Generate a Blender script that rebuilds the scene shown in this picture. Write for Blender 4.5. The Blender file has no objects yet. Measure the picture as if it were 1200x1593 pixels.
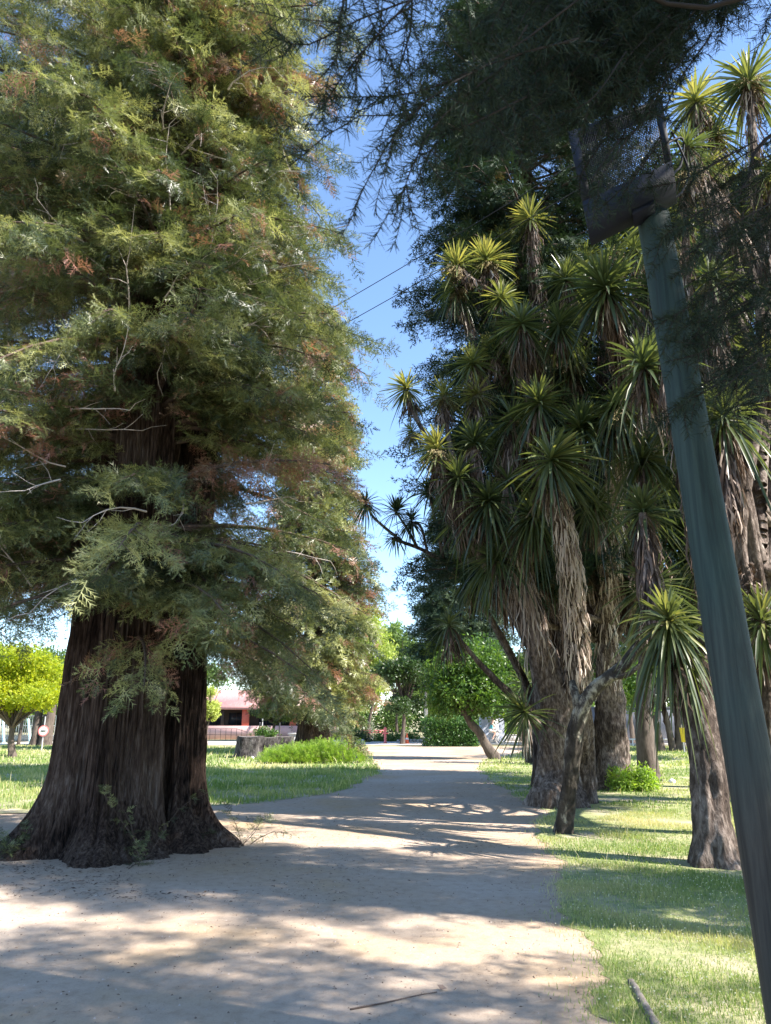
import bpy, bmesh, math, random
import numpy as np
from mathutils import Vector, Matrix, noise as mnoise

SC = bpy.context.scene
COL = SC.collection
R = math.radians
# ------------------------------------------------------------------ camera
CAM_H = 1.6
PITCH = R(15.85)
FPX = 1150.0
cam_d = bpy.data.cameras.new('camera')
cam = bpy.data.objects.new('camera', cam_d)
COL.objects.link(cam)
cam.location = (0, 0, CAM_H)
cam.rotation_euler = (R(90) + PITCH, 0, 0)
cam_d.sensor_fit = 'VERTICAL'
cam_d.sensor_height = 36.0
cam_d.lens = 36.0 * FPX / 1593.0
cam_d.clip_start = 0.05
cam_d.clip_end = 2000
cam_d.dof.use_dof = True
cam_d.dof.focus_distance = 14.0
cam_d.dof.aperture_fstop = 6.0
SC.camera = cam
# ------------------------------------------------------------------ light
SUN_AZ, SUN_EL = R(111), R(43)          # azimuth clockwise from +Y
world = bpy.data.worlds.new('World')
SC.world = world
world.use_nodes = True
wn = world.node_tree.nodes
wl = world.node_tree.links
wn.clear()
wo = wn.new('ShaderNodeOutputWorld')
wb = wn.new('ShaderNodeBackground')
sky = wn.new('ShaderNodeTexSky')
sky.sky_type = 'NISHITA'
sky.sun_disc = False
sky.sun_elevation = SUN_EL
sky.sun_rotation = SUN_AZ
sky.altitude = 100
sky.air_density = 1.0
sky.dust_density = 0.05
sky.ozone_density = 3.6
wb.inputs['Strength'].default_value = 0.125
wl.new(sky.outputs[0], wb.inputs[0])
wl.new(wb.outputs[0], wo.inputs[0])
sun_d = bpy.data.lights.new('sun', 'SUN')
sun_d.energy = 5.0
sun_d.angle = R(0.5)
sun_d.color = (1.0, 0.93, 0.84)
sun = bpy.data.objects.new('sun', sun_d)
COL.objects.link(sun)
SV = Vector((math.cos(SUN_EL) * math.sin(SUN_AZ), math.cos(SUN_EL) * math.cos(SUN_AZ), math.sin(SUN_EL)))
sun.rotation_euler = (-SV).to_track_quat('-Z', 'Y').to_euler()
SC.view_settings.view_transform = 'Standard'
SC.view_settings.look = 'None'
SC.view_settings.exposure = 1.68
SC.view_settings.gamma = 1.0
SC.render.engine = 'CYCLES'
try:
    SC.cycles.max_bounces = 6
    SC.cycles.transmission_bounces = 4
    SC.cycles.diffuse_bounces = 3
    SC.cycles.glossy_bounces = 2
except Exception:
    pass

# ------------------------------------------------------------------ helpers
CP, SP = math.cos(PITCH), math.sin(PITCH)
def ray(px, py):
    x = (px - 600.0) / FPX
    y = (796.5 - py) / FPX
    return np.array([x, CP - y * SP, SP + y * CP])
def P(px, py, Y):
    d = ray(px, py)
    t = Y / d[1]
    return np.array([d[0] * t, Y, CAM_H + d[2] * t])
def G(px, py):
    d = ray(px, py)
    t = -CAM_H / d[2]
    return np.array([d[0] * t, d[1] * t, 0.0])
def GX(px, Y):                       # ground point at depth Y under image column px
    lo = CP * Y + (0 - CAM_H) * SP
    return np.array([(px - 600) / FPX * lo, Y, 0.0])

def tag(o, label=None, cat=None, group=None, kind=None):
    if label: o['label'] = label
    if cat: o['category'] = cat
    if group: o['group'] = group
    if kind: o['kind'] = kind
    return o
def thing(name, label, cat, loc=(0, 0, 0), rotz=0.0, group=None):
    o = bpy.data.objects.new(name, None)
    COL.objects.link(o)
    o.location = loc
    o.rotation_euler = (0, 0, rotz)
    o.empty_display_size = 0.3
    return tag(o, label, cat, group)

def link_mesh(name, me, mats, parent=None):
    o = bpy.data.objects.new(name, me)
    COL.objects.link(o)
    if not isinstance(mats, (list, tuple)): mats = [mats]
    for m in mats: me.materials.append(m)
    if parent is not None:
        o.parent = parent
        # geometry is written in world coordinates: shift by the parent's location
        o.location = -Vector(parent.location) if parent.type == 'EMPTY' else (0, 0, 0)
    return o

def mesh_np(name, V, F, mats, parent=None, tint=None, smooth=False, local=False):
    """V (n,3); F list of arrays (k,3)/(k,4) or one array"""
    V = np.asarray(V, dtype=np.float32)
    if not isinstance(F, list): F = [F]
    F = [np.asarray(f, dtype=np.int32) for f in F if len(f)]
    me = bpy.data.meshes.new(name)
    nl = sum(f.size for f in F)
    npoly = sum(len(f) for f in F)
    me.vertices.add(len(V))
    me.vertices.foreach_set('co', V.ravel())
    me.loops.add(nl)
    me.loops.foreach_set('vertex_index', np.concatenate([f.ravel() for f in F]))
    me.polygons.add(npoly)
    tot = np.concatenate([np.full(len(f), f.shape[1], dtype=np.int32) for f in F])
    st = np.concatenate([[0], np.cumsum(tot)[:-1]]).astype(np.int32)
    me.polygons.foreach_set('loop_start', st)
    try: me.polygons.foreach_set('loop_total', tot)
    except Exception: pass
    if smooth:
        me.polygons.foreach_set('use_smooth', np.ones(npoly, dtype=bool))
    if tint is not None:
        a = me.attributes.new('tint', 'FLOAT', 'POINT')
        a.data.foreach_set('value', np.asarray(tint, dtype=np.float32))
    me.update(calc_edges=True)
    o = link_mesh(name, me, mats, parent)
    if local: o.location = (0, 0, 0)
    return o

def stamp(pv, pf, M, L, tint):
    """pv (n,3) proto, pf (k,3|4), M (m,3,3) columns = axes, L (m,3)"""
    m, n = len(L), len(pv)
    V = np.einsum('mij,nj->mni', M, pv) + L[:, None, :]
    F = pf[None, :, :] + (np.arange(m) * n)[:, None, None]
    T = np.repeat(tint, n)
    return V.reshape(-1, 3), F.reshape(-1, pf.shape[1]), T

def frames(d, up, scale):
    d = d / (np.linalg.norm(d, axis=1, keepdims=True) + 1e-9)
    y = np.cross(up, d)
    y /= (np.linalg.norm(y, axis=1, keepdims=True) + 1e-9)
    z = np.cross(d, y)
    return np.stack([d, y, z], axis=2) * scale[:, None, None]

class Acc:
    def __init__(s): s.V = []; s.F = {}; s.T = []; s.n = 0
    def add(s, V, F, T=None):
        V = np.asarray(V, dtype=np.float64).reshape(-1, 3)
        F = np.asarray(F, dtype=np.int64)
        s.V.append(V)
        s.F.setdefault(F.shape[1], []).append(F + s.n)
        if T is None: T = 0.5
        if np.isscalar(T): T = np.full(len(V), T)
        s.T.append(T); s.n += len(V)
    def build(s, name, mat, parent=None, smooth=False, local=False):
        if not s.n: return None
        return mesh_np(name, np.concatenate(s.V), [np.concatenate(f) for f in s.F.values()], mat, parent,
                       np.concatenate(s.T), smooth, local)
    def tube(s, pts, r0, r1=None, sides=6, T=0.5, cap=True, wob=0.0, rng=None):
        pts = np.asarray(pts, dtype=float)
        n = len(pts)
        if np.ndim(r0) == 0:
            r1 = r0 if r1 is None else r1
            rad = np.linspace(r0, r1, n)
        else: rad = np.asarray(r0, float)
        tg = np.gradient(pts, axis=0)
        tg /= (np.linalg.norm(tg, axis=1, keepdims=True) + 1e-9)
        ref = np.array([0, 0, 1.0]) if abs(tg[0][2]) < 0.9 else np.array([1.0, 0, 0])
        u = np.cross(tg, ref); u /= (np.linalg.norm(u, axis=1, keepdims=True) + 1e-9)
        v = np.cross(tg, u)
        a = np.linspace(0, 2 * math.pi, sides, endpoint=False)
        rr = rad[:, None] * (1 + (wob * (rng.random((n, sides)) - .5) if wob else 0))
        V = pts[:, None, :] + rr[:, :, None] * (np.cos(a)[None, :, None] * u[:, None, :] + np.sin(a)[None, :, None] * v[:, None, :])
        i = np.arange(n - 1)[:, None] * sides
        j = np.arange(sides)[None, :]
        k = (j + 1) % sides
        F = np.stack([i + j, i + k, i + sides + k, i + sides + j], axis=2).reshape(-1, 4)
        s.add(V.reshape(-1, 3), F, T)
        if cap:
            for e, c in ((0, pts[0]), (n - 1, pts[-1])):
                b = V[e]
                Vc = np.vstack([b, c[None]])
                jj = np.arange(sides)
                Fc = np.stack([jj, (jj + 1) % sides, np.full(sides, sides)], axis=1)
                if e == 0: Fc = Fc[:, ::-1]
                s.add(Vc, Fc, T)
    def box(s, c, size, rotz=0.0, T=0.5, taper=1.0, M=None):
        x, y, z = np.array(size) / 2.0
        V = np.array([[-x, -y, -z], [x, -y, -z], [x, y, -z], [-x, y, -z],
                      [-x * taper, -y * taper, z], [x * taper, -y * taper, z], [x * taper, y * taper, z], [-x * taper, y * taper, z]])
        if M is not None: V = V @ np.array(M).T
        cz, sz = math.cos(rotz), math.sin(rotz)
        V = V @ np.array([[cz, sz, 0], [-sz, cz, 0], [0, 0, 1]])
        F = np.array([[0, 3, 2, 1], [4, 5, 6, 7], [0, 1, 5, 4], [1, 2, 6, 5], [2, 3, 7, 6], [3, 0, 4, 7]])
        s.add(V + np.array(c), F, T)
    def lathe(s, c, prof, sides=16, T=0.5):
        a = np.linspace(0, 2 * math.pi, sides, endpoint=False)
        V = np.array([[r * math.cos(t), r * math.sin(t), z] for r, z in prof for t in a]) + np.array(c)
        n = len(prof)
        i = np.arange(n - 1)[:, None] * sides; j = np.arange(sides)[None]; k = (j + 1) % sides
        F = np.stack([i + j, i + k, i + sides + k, i + sides + j], axis=2).reshape(-1, 4)
        s.add(V, F, T)

def spline(pts, n):
    pts = np.asarray(pts, float)
    if len(pts) < 3:
        t = np.linspace(0, 1, n)[:, None]
        return pts[0] * (1 - t) + pts[-1] * t
    p = np.vstack([2 * pts[0] - pts[1], pts, 2 * pts[-1] - pts[-2]])
    m = len(pts) - 1
    out = []
    for q in np.linspace(0, m, n):
        i = min(int(q), m - 1); t = q - i
        a, b, c, d = p[i], p[i + 1], p[i + 2], p[i + 3]
        out.append(0.5 * ((2 * b) + (-a + c) * t + (2 * a - 5 * b + 4 * c - d) * t * t + (-a + 3 * b - 3 * c + d) * t ** 3))
    return np.array(out)

# ------------------------------------------------------------------ materials
def newmat(name):
    m = bpy.data.materials.new(name)
    m.use_nodes = True
    nt = m.node_tree
    nt.nodes.clear()
    out = nt.nodes.new('ShaderNodeOutputMaterial')
    return m, nt, out
def N(nt, t, **kw):
    n = nt.nodes.new(t)
    for k, v in kw.items():
        if k in n.inputs: n.inputs[k].default_value = v
        else: setattr(n, k, v)
    return n
def ramp(nt, fac, stops, interp='LINEAR'):
    r = nt.nodes.new('ShaderNodeValToRGB')
    r.color_ramp.interpolation = interp
    e = r.color_ramp.elements
    while len(e) < len(stops): e.new(0.5)
    for i, (p, c) in enumerate(stops):
        e[i].position = p
        e[i].color = (c[0], c[1], c[2], 1) if len(c) == 3 else c
    nt.links.new(fac, r.inputs[0])
    return r.outputs[0]

def leaf_mat(name, stops, transl=0.3, rough=0.55, spec=0.3, tboost=1.6, ttint=(1.0, 1.05, 0.45)):
    m, nt, out = newmat(name)
    at = N(nt, 'ShaderNodeAttribute', attribute_name='tint')
    c = ramp(nt, at.outputs['Fac'], stops)
    pr = N(nt, 'ShaderNodeBsdfPrincipled', Roughness=rough)
    pr.inputs['Specular IOR Level'].default_value = spec
    nt.links.new(c, pr.inputs['Base Color'])
    tr = N(nt, 'ShaderNodeBsdfTranslucent')
    mx = N(nt, 'ShaderNodeMix', data_type='RGBA', blend_type='MULTIPLY')
    mx.inputs[0].default_value = 1.0
    nt.links.new(c, mx.inputs[6])
    mx.inputs[7].default_value = (ttint[0] * tboost, ttint[1] * tboost, ttint[2] * tboost, 1)
    nt.links.new(mx.outputs[2], tr.inputs['Color'])
    ms = N(nt, 'ShaderNodeMixShader')
    ms.inputs[0].default_value = transl
    nt.links.new(pr.outputs[0], ms.inputs[1])
    nt.links.new(tr.outputs[0], ms.inputs[2])
    nt.links.new(ms.outputs[0], out.inputs[0])
    return m

def surf_mat(name, stops, scale=4.0, detail=6.0, rough=0.85, bump=0.3, bscale=None, stretch=(1, 1, 1), coord='Object', mix2=None, spec=0.25, metallic=0.0, dist=0.02):
    m, nt, out = newmat(name)
    tc = N(nt, 'ShaderNodeTexCoord')
    mp = N(nt, 'ShaderNodeMapping'); mp.inputs['Scale'].default_value = stretch
    nt.links.new(tc.outputs[coord], mp.inputs[0])
    ns = N(nt, 'ShaderNodeTexNoise', Scale=scale, Detail=detail, Roughness=0.62)
    nt.links.new(mp.outputs[0], ns.inputs['Vector'])
    c = ramp(nt, ns.outputs['Fac'], stops)
    if mix2:
        ns2 = N(nt, 'ShaderNodeTexNoise', Scale=mix2[0], Detail=3.0)
        nt.links.new(tc.outputs[coord], ns2.inputs['Vector'])
        f = ramp(nt, ns2.outputs['Fac'], [(mix2[1], (0, 0, 0)), (mix2[2], (1, 1, 1))])
        mx = N(nt, 'ShaderNodeMix', data_type='RGBA')
        nt.links.new(f, mx.inputs[0]); nt.links.new(c, mx.inputs[6]); mx.inputs[7].default_value = (*mix2[3], 1)
        c = mx.outputs[2]
    pr = N(nt, 'ShaderNodeBsdfPrincipled', Roughness=rough, Metallic=metallic)
    pr.inputs['Specular IOR Level'].default_value = spec
    nt.links.new(c, pr.inputs['Base Color'])
    if bump:
        nb = N(nt, 'ShaderNodeTexNoise', Scale=bscale or scale * 3, Detail=8.0, Roughness=0.7)
        nt.links.new(mp.outputs[0], nb.inputs['Vector'])
        b = N(nt, 'ShaderNodeBump', Strength=bump, Distance=dist)
        nt.links.new(nb.outputs['Fac'], b.inputs['Height'])
        nt.links.new(b.outputs[0], pr.inputs['Normal'])
    nt.links.new(pr.outputs[0], out.inputs[0])
    return m

def plain(name, col, rough=0.6, metallic=0.0, var=0.12, scale=6.0, bump=0.0):
    a = tuple(max(0, x * (1 - var)) for x in col); b = tuple(min(1, x * (1 + var)) for x in col)
    return surf_mat(name, [(0.3, a), (0.7, b)], scale=scale, rough=rough, bump=bump, metallic=metallic)

M = {}
GREEN_SEQ = [(0.0, (0.016, 0.027, 0.015)), (0.3, (0.040, 0.060, 0.028)), (0.55, (0.115, 0.14, 0.055)), (0.82, (0.33, 0.34, 0.15)),
             (0.86, (0.22, 0.17, 0.11)), (0.93, (0.22, 0.115, 0.085)), (1.0, (0.34, 0.17, 0.14))]
M['seq'] = leaf_mat('redwood_foliage', GREEN_SEQ, 0.30, 0.40, 0.6, 1.8, (1.0, 1.0, .6))
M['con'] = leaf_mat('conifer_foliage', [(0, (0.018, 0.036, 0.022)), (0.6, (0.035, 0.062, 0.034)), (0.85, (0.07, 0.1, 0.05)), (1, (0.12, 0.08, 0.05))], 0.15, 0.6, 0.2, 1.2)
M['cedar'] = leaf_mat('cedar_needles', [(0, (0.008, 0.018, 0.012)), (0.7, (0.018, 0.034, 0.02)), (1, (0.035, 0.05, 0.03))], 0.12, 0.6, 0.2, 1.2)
M['cord'] = leaf_mat('cordyline_leaf', [(0, (0.030, 0.048, 0.028)), (0.4, (0.055, 0.080, 0.038)), (0.75, (0.13, 0.155, 0.06)), (1, (0.32, 0.31, 0.12))], 0.28, 0.36, 0.5, 2.0, (1.05, 1.0, 0.45))  # yellow-green upper stops are the tint for sunlit heads
M['dead'] = leaf_mat('dead_leaf', [(0, (0.035, 0.024, 0.018)), (0.35, (0.12, 0.082, 0.062)), (0.7, (0.32, 0.25, 0.21)), (1, (0.60, 0.52, 0.46))], 0.15, 0.7, 0.2, 1.2, (1, .85, .65))
M['pan'] = leaf_mat('seed_panicle', [(0, (0.12, 0.09, 0.04)), (0.6, (0.26, 0.21, 0.10)), (1, (0.45, 0.38, 0.22))], 0.2, 0.7, 0.2, 1.2, (1, .9, .6))
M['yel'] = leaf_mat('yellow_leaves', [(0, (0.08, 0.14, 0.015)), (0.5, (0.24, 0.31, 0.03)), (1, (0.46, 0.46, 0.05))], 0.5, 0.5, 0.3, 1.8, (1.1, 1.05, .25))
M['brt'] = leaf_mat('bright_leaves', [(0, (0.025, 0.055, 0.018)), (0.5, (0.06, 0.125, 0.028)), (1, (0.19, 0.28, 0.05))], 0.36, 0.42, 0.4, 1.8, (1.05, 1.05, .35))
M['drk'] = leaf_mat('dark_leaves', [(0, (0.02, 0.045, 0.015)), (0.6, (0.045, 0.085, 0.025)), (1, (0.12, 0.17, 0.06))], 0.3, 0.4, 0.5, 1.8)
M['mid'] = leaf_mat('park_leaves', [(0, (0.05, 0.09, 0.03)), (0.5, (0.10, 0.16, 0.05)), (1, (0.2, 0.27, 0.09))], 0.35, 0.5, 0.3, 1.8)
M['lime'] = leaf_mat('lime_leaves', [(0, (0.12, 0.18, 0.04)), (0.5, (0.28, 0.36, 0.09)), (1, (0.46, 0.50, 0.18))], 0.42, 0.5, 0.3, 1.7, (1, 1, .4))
M['shrub'] = leaf_mat('shrub_leaves', [(0, (0.07, 0.13, 0.025)), (0.5, (0.18, 0.28, 0.05)), (1, (0.36, 0.44, 0.11))], 0.4, 0.45, 0.35, 1.8, (1, 1.1, .3))
M['hedge'] = leaf_mat('hedge_leaves', [(0, (0.022, 0.06, 0.02)), (0.5, (0.045, 0.11, 0.03)), (1, (0.12, 0.22, 0.05))], 0.3, 0.4, 0.4, 1.7)
M['grass'] = leaf_mat('grass_blades', [(0, (0.10, 0.17, 0.05)), (0.35, (0.20, 0.28, 0.09)), (0.65, (0.36, 0.39, 0.17)), (0.88, (0.52, 0.47, 0.28)), (0.93, (0.62, 0.60, 0.50)), (1, (0.72, 0.70, 0.63))], 0.4, 0.6, 0.2, 1.5, (1, 1.0, .5))
M['litter'] = leaf_mat('litter', [(0, (0.05, 0.035, 0.028)), (0.5, (0.16, 0.11, 0.08)), (0.8, (0.36, 0.29, 0.23)), (1, (0.5, 0.42, 0.36))], 0.0, 0.8, 0.2)

def bark_mat(name, stops, sx=9.0, sz=0.7, bump=0.9, dist=0.04, rough=0.9):
    m, nt, out = newmat(name)
    tc = N(nt, 'ShaderNodeTexCoord')
    mp = N(nt, 'ShaderNodeMapping'); mp.inputs['Scale'].default_value = (sx, sx, sz)
    nt.links.new(tc.outputs['Object'], mp.inputs[0])
    ns = N(nt, 'ShaderNodeTexNoise', Scale=1.0, Detail=9.0, Roughness=0.68, Distortion=0.35)
    nt.links.new(mp.outputs[0], ns.inputs['Vector'])
    n2 = N(nt, 'ShaderNodeTexNoise', Scale=0.9, Detail=4.0)
    nt.links.new(tc.outputs['Object'], n2.inputs['Vector'])
    ad = N(nt, 'ShaderNodeMath', operation='MULTIPLY_ADD'); ad.inputs[1].default_value = 0.65
    nt.links.new(ns.outputs['Fac'], ad.inputs[0])
    mu = N(nt, 'ShaderNodeMath', operation='MULTIPLY'); mu.inputs[1].default_value = 0.35
    nt.links.new(n2.outputs['Fac'], mu.inputs[0]); nt.links.new(mu.outputs[0], ad.inputs[2])
    c = ramp(nt, ad.outputs[0], stops)
    pr = N(nt, 'ShaderNodeBsdfPrincipled', Roughness=rough)
    pr.inputs['Specular IOR Level'].default_value = 0.15
    nt.links.new(c, pr.inputs['Base Color'])
    b = N(nt, 'ShaderNodeBump', Strength=bump, Distance=dist)
    nt.links.new(ns.outputs['Fac'], b.inputs['Height'])
    nt.links.new(b.outputs[0], pr.inputs['Normal'])
    nt.links.new(pr.outputs[0], out.inputs[0])
    return m
M['redbark'] = bark_mat('redwood_bark', [(0.38, (0.007, 0.005, 0.0045)), (0.46, (0.042, 0.027, 0.021)), (0.55, (0.105, 0.075, 0.060)), (0.66, (0.22, 0.18, 0.155))], 26, 2.6, 1.0, 0.10)
M['limb'] = bark_mat('limb_bark', [(0.35, (0.05, 0.035, 0.028)), (0.65, (0.16, 0.12, 0.1))], 20, 5, 0.5, 0.01)
M['bare'] = bark_mat('bare_twigs', [(0.3, (0.30, 0.25, 0.22)), (0.7, (0.55, 0.50, 0.46))], 20, 8, 0.3, 0.005)
M['limbgrey'] = bark_mat('weathered_log', [(.35, (.10, .085, .075)), (.65, (.30, .27, .25))], 14, 14, .8, .01)
M['darkwood'] = plain('dark_cedar_twigs', (.022, .018, .016), .8)
M['cbark'] = bark_mat('cordyline_bark', [(0.36, (0.025, 0.018, 0.015)), (0.48, (0.10, 0.075, 0.062)), (0.58, (0.26, 0.21, 0.18)), (0.68, (0.50, 0.43, 0.38))], 16, 6.0, 1.0, 0.08)
M['mottle'] = bark_mat('mottled_bark', [(0.38, (0.02, 0.017, 0.014)), (0.52, (0.07, 0.06, 0.05)), (0.58, (0.28, 0.26, 0.21)), (0.68, (0.42, 0.40, 0.34))], 8, 5.0, 0.8, 0.03)
M['treebark'] = bark_mat('tree_bark', [(0.35, (0.045, 0.035, 0.03)), (0.65, (0.16, 0.13, 0.11))], 12, 3, 0.8, 0.02)

# dirt path
def dirt():
    m, nt, out = newmat('dirt')
    tc = N(nt, 'ShaderNodeTexCoord')
    n1 = N(nt, 'ShaderNodeTexNoise', Scale=0.35, Detail=5.0, Roughness=0.6)
    n2 = N(nt, 'ShaderNodeTexNoise', Scale=9.0, Detail=8.0, Roughness=0.7)
    n3 = N(nt, 'ShaderNodeTexNoise', Scale=70.0, Detail=6.0, Roughness=0.75)
    n4 = N(nt, 'ShaderNodeTexVoronoi', Scale=45.0)
    for n in (n1, n2, n3, n4): nt.links.new(tc.outputs['Object'], n.inputs['Vector'])
    c1 = ramp(nt, n1.outputs['Fac'], [(0.34, (0.44, 0.32, 0.20)), (0.46, (0.43, 0.335, 0.25)), (0.62, (0.47, 0.385, 0.31))])
    c2 = ramp(nt, n2.outputs['Fac'], [(0.30, (0.78, 0.75, 0.72)), (0.5, (0.97, 0.97, 0.97)), (0.7, (1.06, 1.06, 1.06))])
    c3 = ramp(nt, n3.outputs['Fac'], [(0.32, (0.72, 0.69, 0.66)), (0.44, (0.97, 0.97, 0.97)), (0.75, (1.08, 1.08, 1.08))])
    mx = N(nt, 'ShaderNodeMix', data_type='RGBA', blend_type='MULTIPLY'); mx.inputs[0].default_value = 1
    mx2 = N(nt, 'ShaderNodeMix', data_type='RGBA', blend_type='MULTIPLY'); mx2.inputs[0].default_value = 0.85
    nt.links.new(c1, mx.inputs[6]); nt.links.new(c2, mx.inputs[7])
    nt.links.new(mx.outputs[2], mx2.inputs[6]); nt.links.new(c3, mx2.inputs[7])
    pr = N(nt, 'ShaderNodeBsdfPrincipled', Roughness=0.95)
    pr.inputs['Specular IOR Level'].default_value = 0.1
    nt.links.new(mx2.outputs[2], pr.inputs['Base Color'])
    ad = N(nt, 'ShaderNodeMath', operation='MULTIPLY_ADD'); ad.inputs[1].default_value = 0.35
    nt.links.new(n3.outputs['Fac'], ad.inputs[0]); nt.links.new(n2.outputs['Fac'], ad.inputs[2])
    b = N(nt, 'ShaderNodeBump', Strength=0.55, Distance=0.03)
    nt.links.new(ad.outputs[0], b.inputs['Height'])
    nt.links.new(b.outputs[0], pr.inputs['Normal'])
    nt.links.new(pr.outputs[0], out.inputs[0])
    return m
M['dirt'] = dirt()
M['earth'] = surf_mat('dry_earth', [(0.3, (0.16, 0.15, 0.08)), (0.5, (0.26, 0.24, 0.13)), (0.7, (0.36, 0.32, 0.2))], scale=1.5, bump=0.4, bscale=20, coord='Object')
M['lawn'] = surf_mat('lawn_soil', [(0.3, (0.16, 0.20, 0.08)), (0.5, (0.26, 0.29, 0.12)), (0.7, (0.42, 0.38, 0.22))], scale=9, detail=12, bump=0.8, bscale=60, mix2=(1.1, 0.48, 0.66, (0.46, 0.40, 0.27)))

# ------------------------------------------------------------------ ground
rs = np.random.default_rng(7)
def sheet(name, poly, z, mat, jitter=0.0, step=None, kind='structure', seed=1):
    rng = np.random.default_rng(seed)
    pts = np.array(poly, float)[:, :2]
    if step:
        out = []
        for i in range(len(pts)):
            a, b = pts[i], pts[(i + 1) % len(pts)]
            L = np.linalg.norm(b - a)
            d = 0.5 * (np.linalg.norm(a) + np.linalg.norm(b))
            n = int(min(140, max(1, L / (step * max(1, d / 8)))))
            nrm = np.array([-(b - a)[1], (b - a)[0]]) / (L + 1e-9)
            for k in range(n):
                t = k / n
                p = a + (b - a) * t
                w = mnoise.noise(Vector((p[0] * 0.9, p[1] * 0.9, seed))) * jitter * 1.2 + mnoise.noise(Vector((p[0] * 4, p[1] * 4, seed))) * jitter * .5
                w += (rng.random() - .5) * jitter * 0.35
                if k == 0 : w *= .5
                out.append(p + nrm * w)
        pts = np.array(out)
    bm = bmesh.new()
    vs = [bm.verts.new((p[0], p[1], z)) for p in pts]
    f = bm.faces.new(vs)
    if f.normal.z < 0: f.normal_flip()
    bmesh.ops.triangulate(bm, faces=[f])
    me = bpy.data.meshes.new(name)
    bm.to_mesh(me); bm.free()
    o = link_mesh(name, me, mat)
    tag(o, kind=kind)
    return o, pts
def inpoly(xy, poly):
    x, y = xy[:, 0], xy[:, 1]
    inside = np.zeros(len(xy), bool)
    j = len(poly) - 1
    for i in range(len(poly)):
        xi, yi = poly[i]; xj, yj = poly[j]
        c = ((yi > y) != (yj > y)) & (x < (xj - xi) * (y - yi) / (yj - yi + 1e-12) + xi)
        inside ^= c
        j = i
    return inside

sheet('ground', [(-600, -200), (600, -200), (600, 1200), (-600, 1200)], -0.004, M['earth'])
path_poly = [(-9, -6), (6, -6), (6, 6), (10, 20), (13, 40), (16, 52), (-2, 53), (-6, 53.2), (-16, 52), (-12, 35), (-30, 24), (-30, 5)]
sheet('dirt_path', path_poly, 0.0, M['dirt'])
def GP(l): return [tuple(G(a, b)[:2]) for a, b in l]
right_lawn = GP([(1010, 1800), (965, 1593), (925, 1500), (900, 1430), (872, 1385), (880, 1345), (850, 1312), (832, 1285), (862, 1262)]) + \
             GP([(822, 1252), (790, 1232), (765, 1212), (742, 1194), (756, 1182), (800, 1174)]) + [(9, 47), (14, 51), (70, 51), (70, 0), (8, 0)]
_, right_poly = sheet('lawn', right_lawn, 0.004, M['lawn'], 0.2, 0.10, seed=3)
left_lawn = [(-60, 18.0)] + GP([(-60, 1268), (60, 1264), (180, 1260), (330, 1254), (400, 1250), (480, 1240), (545, 1226), (588, 1206), (590, 1196), (572, 1178), (556, 1168)]) + [(-4, 47), (-16, 54), (-60, 54)]
_, left_poly = sheet('lawn', left_lawn, 0.004, M['lawn'], 0.30, 0.2, seed=5)
M['pave'] = surf_mat('pale_pavement', [(0.3, (0.52, 0.47, 0.41)), (0.7, (0.64, 0.58, 0.52))], scale=3, bump=0.2)
M['asph'] = surf_mat('asphalt', [(0.3, (0.10, 0.10, 0.105)), (0.7, (0.16, 0.16, 0.165))], scale=6, bump=0.3)
sheet('plaza_pavement', [(-30, 56), (75, 56), (75, 66), (-30, 66)], 0.004, M['pave'])
sheet('road', [(-90, 74), (90, 74), (90, 82), (-90, 82)], 0.004, M['asph'])
sheet('road', [(-90, 56), (-30.2, 56), (-30.2, 62), (-90, 62)], 0.004, M['asph'])
M['kerb'] = surf_mat('kerb_concrete', [(0.3, (0.55, 0.52, 0.48)), (0.7, (0.72, 0.69, 0.65))], scale=5, bump=0.2)
a = Acc(); a.box((28.4, 55.0, 0.06), (51.6, 0.5, 0.13)); a.box((-45, 55.0, 0.05), (50, 0.3, 0.11))
o = a.build('kerb', M['kerb']); tag(o, kind='structure')

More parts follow.
